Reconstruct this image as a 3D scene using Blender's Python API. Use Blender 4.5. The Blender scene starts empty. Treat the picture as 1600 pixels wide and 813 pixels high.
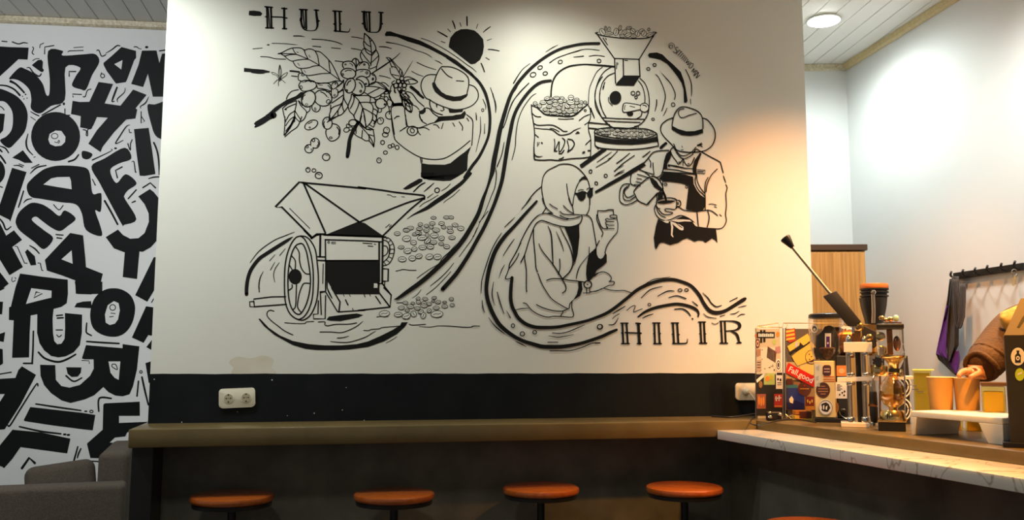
import bpy, bmesh, math, random
from mathutils import Vector, Matrix
from mathutils.geometry import tessellate_polygon
random.seed(7)
C = bpy.context.scene.collection
R = math.radians
PI = math.pi

# ------------------------------------------------------------------ camera
F_PX = 1386.0
CAM = Vector((0.0, -3.9, 1.2))
YAW, PITCH, ROLL = R(-13.0), R(6.32), R(0.14)
CM = Matrix.Rotation(YAW, 4, 'Z') @ Matrix.Rotation(R(90) + PITCH, 4, 'X') @ Matrix.Rotation(ROLL, 4, 'Z')
cd = bpy.data.cameras.new('camera'); cam = bpy.data.objects.new('camera', cd); C.objects.link(cam)
cam.matrix_world = Matrix.Translation(CAM) @ CM
cd.sensor_width = 36.0; cd.lens = F_PX / 1600 * 36.0
bpy.context.scene.camera = cam

# ------------------------------------------------------------------ world, exposure, room lamps
sc = bpy.context.scene
sc.view_settings.view_transform = 'Standard'; sc.view_settings.look = 'None'
sc.view_settings.gamma = 1.0; sc.view_settings.exposure = 0.0
w = bpy.data.worlds.new('world'); sc.world = w; w.use_nodes = True
w.node_tree.nodes['Background'].inputs[0].default_value = (1.0, 0.97, 0.92, 1)
w.node_tree.nodes['Background'].inputs[1].default_value = 0.18

def spot(name, loc, target, power, col, size, blend=1.0, rad=0.06):
    l = bpy.data.lights.new(name, 'SPOT'); l.energy = power; l.color = col
    l.spot_size = R(size); l.spot_blend = blend; l.shadow_soft_size = rad
    o = bpy.data.objects.new(name, l); C.objects.link(o); o.location = loc
    o.rotation_euler = (Vector(target) - Vector(loc)).to_track_quat('-Z', 'Y').to_euler()
    return o
COOL = (0.93, 1.0, 0.93); WARM = (1.0, 0.44, 0.06)
LIGHTS = []
spot('downlight_left', (-0.75, -0.62, 2.98), (-0.7, -0.15, 0.8), 64, COOL, 140)
spot('downlight_middle', (1.1, -0.60, 2.98), (1.05, -0.15, 0.9), 50, (1.0, 1.0, 0.88), 140)
spot('downlight_room', (-0.6, -2.7, 2.95), (-0.6, -2.2, 0.0), 54, (1.0, 0.98, 0.84), 160, rad=.15)
spot('downlight_seating', (-1.7, -0.9, 2.96), (-1.5, 0.6, 1.6), 98, (0.95, 0.97, 1.0), 150)
spot('downlight_kitchen', (2.71, 0.28, 3.02), (2.71, 0.27, 0.0), 150, (0.90, 1.0, 0.97), 172, rad=.1)
spot('downlight_kitchen_front', (2.55, -1.3, 2.95), (3.05, -0.6, 1.2), 120, (1.0, 0.98, 0.9), 110, rad=.1)
spot('wall_patch_spot_warm', (2.05, -1.15, 2.98), (2.42, -0.05, 1.30), 185, (1.0, 0.36, 0.05), 66, rad=.04)  # unseen spot, added to lay the warm patch on the mural wall's right end
spot('pendant_warm', (2.75, -1.1, 2.6), (2.25, -0.75, 1.0), 160, WARM, 75, rad=.05)
spot('pendant_warm_front', (2.0, -2.0, 2.6), (1.95, -1.45, 0.9), 270, (1.0, 0.40, 0.04), 80, rad=.05)

# ------------------------------------------------------------------ pixel rays -> real places
def ray(u, v):
    return (CM.to_3x3() @ Vector(((u - 800) / F_PX, (406.5 - v) / F_PX, -1.0)))
def hit(u, v, p, n):
    d = ray(u, v); p = Vector(p); n = Vector(n)
    return CAM + d * ((p - CAM).dot(n) / d.dot(n))
def onz(u, v, h): return hit(u, v, (0, 0, h), (0, 0, 1))
def ony(u, v, y=0.0): return hit(u, v, (0, y, 0), (0, 1, 0))

# ------------------------------------------------------------------ materials
def mat(name, col, rough=0.6, metal=0.0, noise=0.0, scale=8.0, col2=None, bump=0.0, bscale=60.0, emit=None,
        estr=0.0, trans=0.0, coat=0.0, alpha=1.0, stretch=None, ior=1.45, detail=6.0, spec=0.5):
    m = bpy.data.materials.new(name); m.use_nodes = True
    nt = m.node_tree; b = nt.nodes['Principled BSDF']
    b.inputs['Base Color'].default_value = (*col, 1); b.inputs['Roughness'].default_value = rough
    b.inputs['Metallic'].default_value = metal; b.inputs['Coat Weight'].default_value = coat
    b.inputs['Transmission Weight'].default_value = trans; b.inputs['IOR'].default_value = ior
    b.inputs['Alpha'].default_value = alpha
    b.inputs['Specular IOR Level'].default_value = spec
    if emit: b.inputs['Emission Color'].default_value = (*emit, 1); b.inputs['Emission Strength'].default_value = estr
    g = nt.nodes.new('ShaderNodeNewGeometry'); vec = g.outputs['Position']
    if stretch:
        mp = nt.nodes.new('ShaderNodeMapping'); mp.inputs['Scale'].default_value = stretch
        nt.links.new(vec, mp.inputs['Vector']); vec = mp.outputs['Vector']
    if noise > 0:
        c2 = col2 or tuple(c * 0.55 for c in col)
        n = nt.nodes.new('ShaderNodeTexNoise'); n.inputs['Scale'].default_value = scale; n.inputs['Detail'].default_value = detail
        nt.links.new(vec, n.inputs['Vector'])
        r = nt.nodes.new('ShaderNodeValToRGB'); r.color_ramp.elements[0].position = 0.5 - 0.5 * (1 - noise) * 0.5 - 0.05
        r.color_ramp.elements[1].position = 0.5 + 0.5 * (1 - noise) * 0.5 + 0.05
        r.color_ramp.elements[0].color = (*c2, 1); r.color_ramp.elements[1].color = (*col, 1)
        nt.links.new(n.outputs['Fac'], r.inputs['Fac']); nt.links.new(r.outputs['Color'], b.inputs['Base Color'])
    if bump > 0:
        n2 = nt.nodes.new('ShaderNodeTexNoise'); n2.inputs['Scale'].default_value = bscale; n2.inputs['Detail'].default_value = 4
        nt.links.new(vec, n2.inputs['Vector'])
        bp = nt.nodes.new('ShaderNodeBump'); bp.inputs['Strength'].default_value = bump; bp.inputs['Distance'].default_value = 0.01
        nt.links.new(n2.outputs['Fac'], bp.inputs['Height']); nt.links.new(bp.outputs['Normal'], b.inputs['Normal'])
    return m
M = {}
M['wall'] = mat('white_wall_paint', (0.79, 0.795, 0.72), 0.42, noise=0.3, scale=1.4, col2=(0.75, 0.75, 0.67), bump=0.06, bscale=9)
M['wall2'] = mat('white_side_paint', (0.80, 0.81, 0.80), 0.6, noise=0.3, scale=1.2, col2=(0.76, 0.77, 0.76), bump=0.05, bscale=9)
M['ink'] = mat('black_wall_paint', (0.009, 0.009, 0.008), 0.7, spec=.2)
M['ink2'] = mat('charcoal_wall_paint', (0.013, 0.014, 0.015), 0.5, noise=0.3, scale=3, col2=(0.009, 0.009, 0.01), spec=.1)
M['band'] = mat('black_band_paint', (0.004, 0.006, 0.007), 0.6, noise=0.4, scale=6, col2=(0.008, 0.010, 0.011), bump=0.1, bscale=12, spec=.2)
M['stain'] = mat('yellowed_patch_paint', (0.66, 0.61, 0.47), 0.5, noise=0.3, scale=12, col2=(0.74, 0.71, 0.62))
M['plaster'] = mat('grey_troweled_plaster', (0.215, 0.21, 0.165), 0.5, noise=0.05, scale=5, col2=(0.07, 0.068, 0.052), bump=0.25, bscale=14, detail=10)
M['concrete'] = mat('olive_sealed_concrete', (0.165, 0.115, 0.042), 0.33, noise=0.1, scale=6, col2=(0.10, 0.072, 0.028), bump=0.12, bscale=22, coat=0.2, detail=9)
M['ceiling'] = mat('grey_white_plastic_board', (0.84, 0.83, 0.79), 0.35)
M['groove'] = mat('dark_board_groove', (0.16, 0.16, 0.15), 0.7)
M['floor'] = mat('dark_floor_tile', (0.10, 0.09, 0.08), 0.4, noise=0.3, scale=4)
M['black'] = mat('black_satin', (0.012, 0.012, 0.012), 0.35)
M['blackm'] = mat('matt_black', (0.016, 0.016, 0.017), 0.65)
M['rubber'] = mat('black_cable', (0.015, 0.014, 0.013), 0.45)
M['fabric'] = mat('grey_brown_woven_fabric', (0.12, 0.095, 0.07), 0.92, noise=0.1, scale=160, col2=(0.06, 0.048, 0.036), bump=0.5, bscale=300)
M['seat'] = mat('orange_brown_lacquered_wood', (0.42, 0.10, 0.015), 0.22, noise=0.3, scale=30, col2=(0.28, 0.062, 0.010), coat=0.5, stretch=(1, 6, 1))
M['cream'] = mat('cream_plastic', (0.74, 0.69, 0.54), 0.35)
M['creamd'] = mat('cream_plastic_recess', (0.45, 0.40, 0.28), 0.4)
M['whitep'] = mat('white_plastic', (0.80, 0.77, 0.68), 0.4)
M['white'] = mat('white_print', (0.80, 0.78, 0.72), 0.5)
M['steel'] = mat('polished_steel', (0.66, 0.63, 0.58), 0.18, metal=1)
M['brushed'] = mat('brushed_steel', (0.50, 0.46, 0.40), 0.35, metal=1)
M['gold'] = mat('brass_metal', (0.80, 0.55, 0.22), 0.2, metal=1)
M['bronze'] = mat('copper_brown_metal', (0.30, 0.13, 0.05), 0.25, metal=0.8)
def glassm(name, col, rough=0.03, al=0.25):
    m = bpy.data.materials.new(name); m.use_nodes = True; nt = m.node_tree; nt.nodes.clear()
    o = nt.nodes.new('ShaderNodeOutputMaterial'); mx = nt.nodes.new('ShaderNodeMixShader')
    t = nt.nodes.new('ShaderNodeBsdfTransparent'); t.inputs[0].default_value = (*col, 1)
    g = nt.nodes.new('ShaderNodeBsdfGlossy'); g.inputs['Roughness'].default_value = rough; g.inputs[0].default_value = (1, 1, 1, 1)
    lw = nt.nodes.new('ShaderNodeLayerWeight'); lw.inputs[0].default_value = al
    nt.links.new(lw.outputs['Facing'], mx.inputs[0]); nt.links.new(t.outputs[0], mx.inputs[1]); nt.links.new(g.outputs[0], mx.inputs[2])
    nt.links.new(mx.outputs[0], o.inputs[0]); return m
M['glass'] = glassm('clear_glass', (0.95, 0.93, 0.88))
M['amber'] = glassm('amber_tinted_glass', (0.95, 0.72, 0.34), al=0.4)
M['yellowp'] = glassm('yellow_clear_plastic', (0.93, 0.88, 0.50), rough=0.15, al=0.45)
M['kraft'] = mat('kraft_paper', (0.55, 0.29, 0.07), 0.7, noise=0.3, scale=40, col2=(0.50, 0.26, 0.06))
M['wood'] = mat('pale_zebra_wood', (0.55, 0.37, 0.13), 0.5, noise=0.1, scale=16, col2=(0.27, 0.16, 0.045), stretch=(6, 6, 0.15))
M['darktop'] = mat('dark_cabinet_top', (0.05, 0.035, 0.02), 0.5)
M['purple'] = mat('purple_cloth', (0.13, 0.035, 0.30), 0.85, bump=0.3, bscale=120)
M['greyc'] = mat('dark_grey_cloth', (0.075, 0.072, 0.075), 0.9, bump=0.3, bscale=120)
M['brownc'] = mat('brown_jacket_cloth', (0.105, 0.050, 0.012), 0.85, noise=0.3, scale=25, col2=(0.07, 0.032, 0.008), bump=0.4, bscale=90)
M['yellowc'] = mat('yellow_patterned_cloth', (0.62, 0.42, 0.09), 0.8, noise=0.05, scale=60, col2=(0.30, 0.17, 0.03))
M['skin'] = mat('skin', (0.55, 0.23, 0.09), 0.5)
M['hair'] = mat('black_hair', (0.01, 0.008, 0.006), 0.6)
M['trimg'] = mat('gilded_cornice', (0.46, 0.37, 0.19), 0.35, noise=0.1, scale=70, col2=(0.85, 0.80, 0.62), bump=0.6, bscale=55)
M['trimy'] = mat('golden_cornice', (0.62, 0.46, 0.20), 0.35, noise=0.2, scale=45, col2=(0.70, 0.60, 0.34), bump=0.4, bscale=55)
M['lamp'] = mat('lit_diffuser', (1, 1, 1), 0.5, emit=(0.95, 1, 0.97), estr=30.0)
M['bean'] = mat('roasted_beans', (0.05, 0.02, 0.008), 0.45, noise=0.4, scale=90, col2=(0.12, 0.05, 0.02), bump=0.8, bscale=120)
_c = {}
def colm(c, rough=0.45):
    k = tuple(round(x, 3) for x in c)
    if k not in _c: _c[k] = mat('print_' + '_'.join(str(int(x * 99)) for x in k), c, rough)
    return _c[k]

# marble with veins
def marble():
    m = bpy.data.materials.new('veined_marble'); m.use_nodes = True; nt = m.node_tree; b = nt.nodes['Principled BSDF']
    b.inputs['Roughness'].default_value = 0.15
    g = nt.nodes.new('ShaderNodeNewGeometry')
    mp = nt.nodes.new('ShaderNodeMapping'); mp.inputs['Rotation'].default_value = (0, 0, R(35)); mp.inputs['Scale'].default_value = (1.0, 2.2, 1.0)
    nt.links.new(g.outputs['Position'], mp.inputs[0])
    n = nt.nodes.new('ShaderNodeTexNoise'); n.inputs['Scale'].default_value = 1.3; n.inputs['Detail'].default_value = 4; n.inputs['Distortion'].default_value = 1.2
    nt.links.new(mp.outputs[0], n.inputs['Vector'])
    ma = nt.nodes.new('ShaderNodeMath'); ma.operation = 'SUBTRACT'; ma.inputs[1].default_value = 0.5
    mb = nt.nodes.new('ShaderNodeMath'); mb.operation = 'ABSOLUTE'
    nt.links.new(n.outputs['Fac'], ma.inputs[0]); nt.links.new(ma.outputs[0], mb.inputs[0])
    r = nt.nodes.new('ShaderNodeValToRGB'); r.color_ramp.elements[0].position = 0.0; r.color_ramp.elements[0].color = (0.42, 0.36, 0.28, 1)
    r.color_ramp.elements[1].position = 0.006; r.color_ramp.elements[1].color = (0.80, 0.77, 0.70, 1)
    nt.links.new(mb.outputs[0], r.inputs['Fac']); nt.links.new(r.outputs['Color'], b.inputs['Base Color'])
    return m
M['marble'] = marble()

# ------------------------------------------------------------------ object helpers
def tag(o, label=None, cat=None, group=None, kind=None):
    if label: o['label'] = label
    if cat: o['category'] = cat
    if group: o['group'] = group
    if kind: o['kind'] = kind
    return o
def empty(name, loc=(0, 0, 0), rz=0.0, parent=None):
    o = bpy.data.objects.new(name, None); o.empty_display_size = 0.05; C.objects.link(o); o.location = loc; o.rotation_euler = (0, 0, rz)
    if parent: o.parent = parent
    return o
class MB:
    """collects simple shapes, links them as one mesh object"""
    def __init__(s): s.bm = bmesh.new()
    def box(s, a, b, bev=0.0, seg=2):
        a = Vector(a); b = Vector(b)
        lo = Vector([min(a[i], b[i]) for i in range(3)]); hi = Vector([max(a[i], b[i]) for i in range(3)])
        r = bmesh.ops.create_cube(s.bm, size=1.0); vs = r['verts']
        for v in vs: v.co = Vector([(lo[i] + hi[i]) / 2 + v.co[i] * (hi[i] - lo[i]) for i in range(3)])
        if bev > 0:
            es = list({e for v in vs for e in v.link_edges})
            bmesh.ops.bevel(s.bm, geom=es, offset=min(bev, 0.49 * min(hi[i] - lo[i] for i in range(3))), segments=seg, affect='EDGES', profile=0.5)
        return s
    def prism(s, pts, z0, z1, bev=0.0):
        lo = [s.bm.verts.new((p[0], p[1], z0)) for p in pts]; hi = [s.bm.verts.new((p[0], p[1], z1)) for p in pts]
        n = len(pts); fs = [s.bm.faces.new(hi), s.bm.faces.new(lo[::-1])]
        for i in range(n): fs.append(s.bm.faces.new((lo[i], lo[(i + 1) % n], hi[(i + 1) % n], hi[i])))
        if bev > 0:
            es = list({e for f in fs for e in f.edges})
            bmesh.ops.bevel(s.bm, geom=es, offset=bev, segments=2, affect='EDGES', profile=0.5)
        return s
    def xprism(s, pts, y0, y1, bev=0.0):       # outline in x,z extruded along y
        a = [s.bm.verts.new((p[0], y0, p[1])) for p in pts]; b = [s.bm.verts.new((p[0], y1, p[1])) for p in pts]
        n = len(pts); fs = [s.bm.faces.new(a), s.bm.faces.new(b[::-1])]
        for i in range(n): fs.append(s.bm.faces.new((a[i], b[i], b[(i + 1) % n], a[(i + 1) % n])))
        if bev > 0:
            es = list({e for f in fs for e in f.edges})
            bmesh.ops.bevel(s.bm, geom=es, offset=bev, segments=2, affect='EDGES', profile=0.5)
        return s
    def lathe(s, c, prof, n=32, axis=None, sx=1.0, sy=1.0):
        rings = []; q = (Vector(axis).normalized().to_track_quat('Z', 'Y') if axis else None)
        for (z, r) in prof:
            ring = []
            for i in range(n):
                a = 2 * PI * i / n; p = Vector((r * sx * math.cos(a), r * sy * math.sin(a), z))
                if q: p = q @ p
                ring.append(s.bm.verts.new(p + Vector(c)))
            rings.append(ring)
        for k in range(len(rings) - 1):
            for i in range(n):
                j = (i + 1) % n; s.bm.faces.new((rings[k][i], rings[k][j], rings[k + 1][j], rings[k + 1][i]))
        s.bm.faces.new(rings[0][::-1]); s.bm.faces.new(rings[-1]); return s
    def tube(s, pts, r, n=8, smooth=True, closed=False):
        pts = [Vector(p) for p in pts]
        if smooth and len(pts) > 2:
            out = []
            for i in range(len(pts) - 1):
                p0 = pts[max(i - 1, 0)]; p1 = pts[i]; p2 = pts[i + 1]; p3 = pts[min(i + 2, len(pts) - 1)]
                for k in range(6):
                    t = k / 6; out.append(0.5 * ((2 * p1) + (p2 - p0) * t + (2 * p0 - 5 * p1 + 4 * p2 - p3) * t * t + (3 * p1 - p0 - 3 * p2 + p3) * t ** 3))
            out.append(pts[-1]); pts = out
        rr = r if isinstance(r, (list, tuple)) else None
        rings = []; N = len(pts)
        for i, p in enumerate(pts):
            d = (pts[min(i + 1, N - 1)] - pts[max(i - 1, 0)]).normalized(); q = d.to_track_quat('Z', 'Y')
            rad = (rr[0] + (rr[1] - rr[0]) * i / (N - 1)) if rr else r
            rings.append([s.bm.verts.new(p + q @ Vector((rad * math.cos(2 * PI * k / n), rad * math.sin(2 * PI * k / n), 0))) for k in range(n)])
        for k in range(N - 1):
            for i in range(n):
                j = (i + 1) % n; s.bm.faces.new((rings[k][i], rings[k][j], rings[k + 1][j], rings[k + 1][i]))
        s.bm.faces.new(rings[0][::-1]); s.bm.faces.new(rings[-1]); return s
    def sphere(s, c, r, sc=(1, 1, 1), n=20):
        q = bmesh.ops.create_uvsphere(s.bm, u_segments=n, v_segments=n // 2, radius=r)
        for v in q['verts']: v.co = Vector((v.co.x * sc[0], v.co.y * sc[1], v.co.z * sc[2])) + Vector(c)
        return s
    def grid(s, rows):
        vs = [[s.bm.verts.new(p) for p in r] for r in rows]
        for i in range(len(vs) - 1):
            for j in range(len(vs[0]) - 1): s.bm.faces.new((vs[i][j], vs[i][j + 1], vs[i + 1][j + 1], vs[i + 1][j]))
        return s
    def build(s, name, m, parent=None, smooth=None, loc=None):
        bmesh.ops.recalc_face_normals(s.bm, faces=s.bm.faces)
        me = bpy.data.meshes.new(name); s.bm.to_mesh(me); s.bm.free()
        me.materials.append(m)
        if smooth is not None:
            me.polygons.foreach_set('use_smooth', [True] * len(me.polygons))
            if hasattr(me, 'set_sharp_from_angle'): me.set_sharp_from_angle(angle=R(smooth))
        o = bpy.data.objects.new(name, me); C.objects.link(o)
        if parent: o.parent = parent
        if loc: o.location = loc
        return o
def textmesh(name, body, size, m, parent, loc, rot, thick=0.0003, align='CENTER', bold=0.0, sx=1.0):
    cu = bpy.data.curves.new('t', 'FONT'); cu.body = body; cu.size = size; cu.align_x = align; cu.align_y = 'CENTER'; cu.extrude = thick; cu.offset = bold; cu.resolution_u = 3
    to = bpy.data.objects.new('t', cu); C.objects.link(to)
    dg = bpy.context.evaluated_depsgraph_get(); me = bpy.data.meshes.new_from_object(to.evaluated_get(dg)); bpy.data.objects.remove(to)
    me.materials.clear(); me.materials.append(m)
    o = bpy.data.objects.new(name, me); C.objects.link(o); o.parent = parent; o.location = loc; o.rotation_euler = rot; o.scale = (sx, 1, 1)
    return o

# ------------------------------------------------------------------ flat paint strokes traced in the mural's own plane
def catmull(p, closed=False, k=5):
    n = len(p)
    if n < 3: return p
    out = []
    rng = range(n) if closed else range(n - 1)
    for i in rng:
        g = (lambda j: p[j % n]) if closed else (lambda j: p[min(max(j, 0), n - 1)])
        a, b, c, d = g(i - 1), g(i), g(i + 1), g(i + 2)
        for s in range(k):
            t = s / k
            out.append(tuple(0.5 * (2 * b[m] + (c[m] - a[m]) * t + (2 * a[m] - 5 * b[m] + 4 * c[m] - d[m]) * t * t + (3 * b[m] - a[m] - 3 * c[m] + d[m]) * t ** 3) for m in range(len(b))))
    if not closed: out.append(p[-1])
    return out
def ribbon(pts):                      # pts (x,y,w) -> quads + round caps
    n = len(pts); L = []; Rr = []; polys = []
    for i in range(n):
        a = pts[max(i - 1, 0)]; b = pts[min(i + 1, n - 1)]
        dx, dy = b[0] - a[0], b[1] - a[1]; l = math.hypot(dx, dy) or 1
        nx, ny = -dy / l, dx / l; h = max(pts[i][2], 0.3) / 2
        L.append((pts[i][0] + nx * h, pts[i][1] + ny * h)); Rr.append((pts[i][0] - nx * h, pts[i][1] - ny * h))
    for i in range(n - 1): polys.append([L[i], L[i + 1], Rr[i + 1], Rr[i]])
    for e in (0, -1):
        x, y, ww = pts[e]; h = max(ww, 0.3) / 2
        polys.append([(x + h * math.cos(2 * PI * k / 8), y + h * math.sin(2 * PI * k / 8)) for k in range(8)])
    return polys
def ell(cx, cy, rx, ry, rot, n=20):
    c, s = math.cos(R(rot)), math.sin(R(rot))
    return [(cx + rx * math.cos(2 * PI * i / n) * c - ry * math.sin(2 * PI * i / n) * s, cy + rx * math.cos(2 * PI * i / n) * s + ry * math.sin(2 * PI * i / n) * c) for i in range(n)]
def parse(txt):
    """-> list of (colour, polygon list in photo-frame coordinates of the painted wall)"""
    ops = []; ox = oy = 0.0; sc_ = 1.0
    for ln in txt.strip().split('\n'):
        t = ln.split()
        if not t: continue
        k = t[0]; a = [float(x) for x in t[1:]]
        if k == 'T': ox, oy, sc_ = a; continue
        X = lambda x: ox + x / sc_
        Y = lambda y: oy + y / sc_
        if k in 'LP':
            p = [(X(a[i]), Y(a[i + 1]), a[0]) for i in range(1, len(a) - 1, 2)]
            if k == 'L': p = catmull(p)
            ops.append(('k', ribbon(p)))
        elif k == 'S': ops.append(('k', ribbon([(X(a[1]), Y(a[2]), a[0]), (X(a[3]), Y(a[4]), a[0])])))
        elif k == 'V':
            p = [(X(a[i]), Y(a[i + 1]), a[i + 2] / sc_) for i in range(0, len(a) - 2, 3)]
            ops.append(('k', ribbon(catmull(p))))
        elif k in 'FW': ops.append(('k' if k == 'F' else 'w', [[(X(a[i]), Y(a[i + 1])) for i in range(0, len(a) - 1, 2)]]))
        elif k == 'G': ops.append(('k', [catmull([(X(a[i]), Y(a[i + 1])) for i in range(0, len(a) - 1, 2)], True, 4)]))
        elif k == 'E':
            e = ell(X(a[1]), Y(a[2]), a[3] / sc_, a[4] / sc_, a[5]); e = [(x, y, a[0]) for x, y in e + [e[0]]]
            ops.append(('k', ribbon(e)[:-2]))
        elif k == 'C': ops.append(('k', [ell(X(a[0]), Y(a[1]), a[2] / sc_, a[3] / sc_, 0, 32)]))
        elif k == 'B':
            cx, cy, rx, ry, rot = X(a[0]), Y(a[1]), a[2] / sc_, a[3] / sc_, a[4]
            e = ell(cx, cy, rx, ry, rot, 14); ops.append(('w', [e]))
            ops.append(('k', ribbon([(x, y, 0.95) for x, y in e + [e[0]]])[:-2]))
            horiz = rx >= ry; c, s = math.cos(R(rot)), math.sin(R(rot))
            q = [(-0.62, 0.12), (-0.2, -0.10), (0.2, 0.06), (0.62, -0.14)]
            pp = []
            for (m1, m2) in q:
                lx, ly = (m1 * rx, m2 * ry) if horiz else (m2 * rx, m1 * ry)
                pp.append((cx + lx * c - ly * s, cy + lx * s + ly * c, 0.9))
            ops.append(('k', ribbon(catmull(pp, False, 3))))
            if horiz: ops.append(('k', ribbon([(cx - rx * 0.7, cy + ry * 0.82, 0.7), (cx, cy + ry * 1.05, 1.3), (cx + rx * 0.8, cy + ry * 0.8, 0.7)])))
    return ops
def paint(ops, project, white, ink, regions, parent, default, lift):
    """project(u,v,layer) puts the paint on its wall; splits it into painted motifs by where each stroke lies"""
    layer = 0; last = 'k'; bag = {}
    for col, polys in ops:
        if col != last:
            layer += 1; last = col
        xs = [p[0] for q in polys for p in q]; ys = [p[1] for q in polys for p in q]
        cx, cy = sum(xs) / len(xs), sum(ys) / len(ys)
        big = max(max(xs) - min(xs), max(ys) - min(ys))
        key = default
        for nm, x0, y0, x1, y1, mx in regions:
            if x0 <= cx <= x1 and y0 <= cy <= y1 and big <= mx: key = nm; break
        bag.setdefault((key, col), []).append((layer, polys))
    for (key, col), lst in bag.items():
        verts = []; faces = []
        for ly, polys in lst:
            for q in polys:
                b0 = len(verts); P3 = [project(x, y, ly * lift) for x, y in q]
                verts += [tuple(p) for p in P3]
                if len(q) <= 4: faces.append(tuple(range(b0, b0 + len(q))))
                else:
                    for tr in tessellate_polygon([[Vector((x, y, 0)) for x, y in q]]): faces.append(tuple(b0 + i for i in tr))
        nm = key if col == 'k' else key + '_ground'
        me = bpy.data.meshes.new(nm); me.from_pydata(verts, [], faces); me.materials.append(ink if col == 'k' else white)
        o = bpy.data.objects.new(nm, me); C.objects.link(o); o.parent = parent

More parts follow.
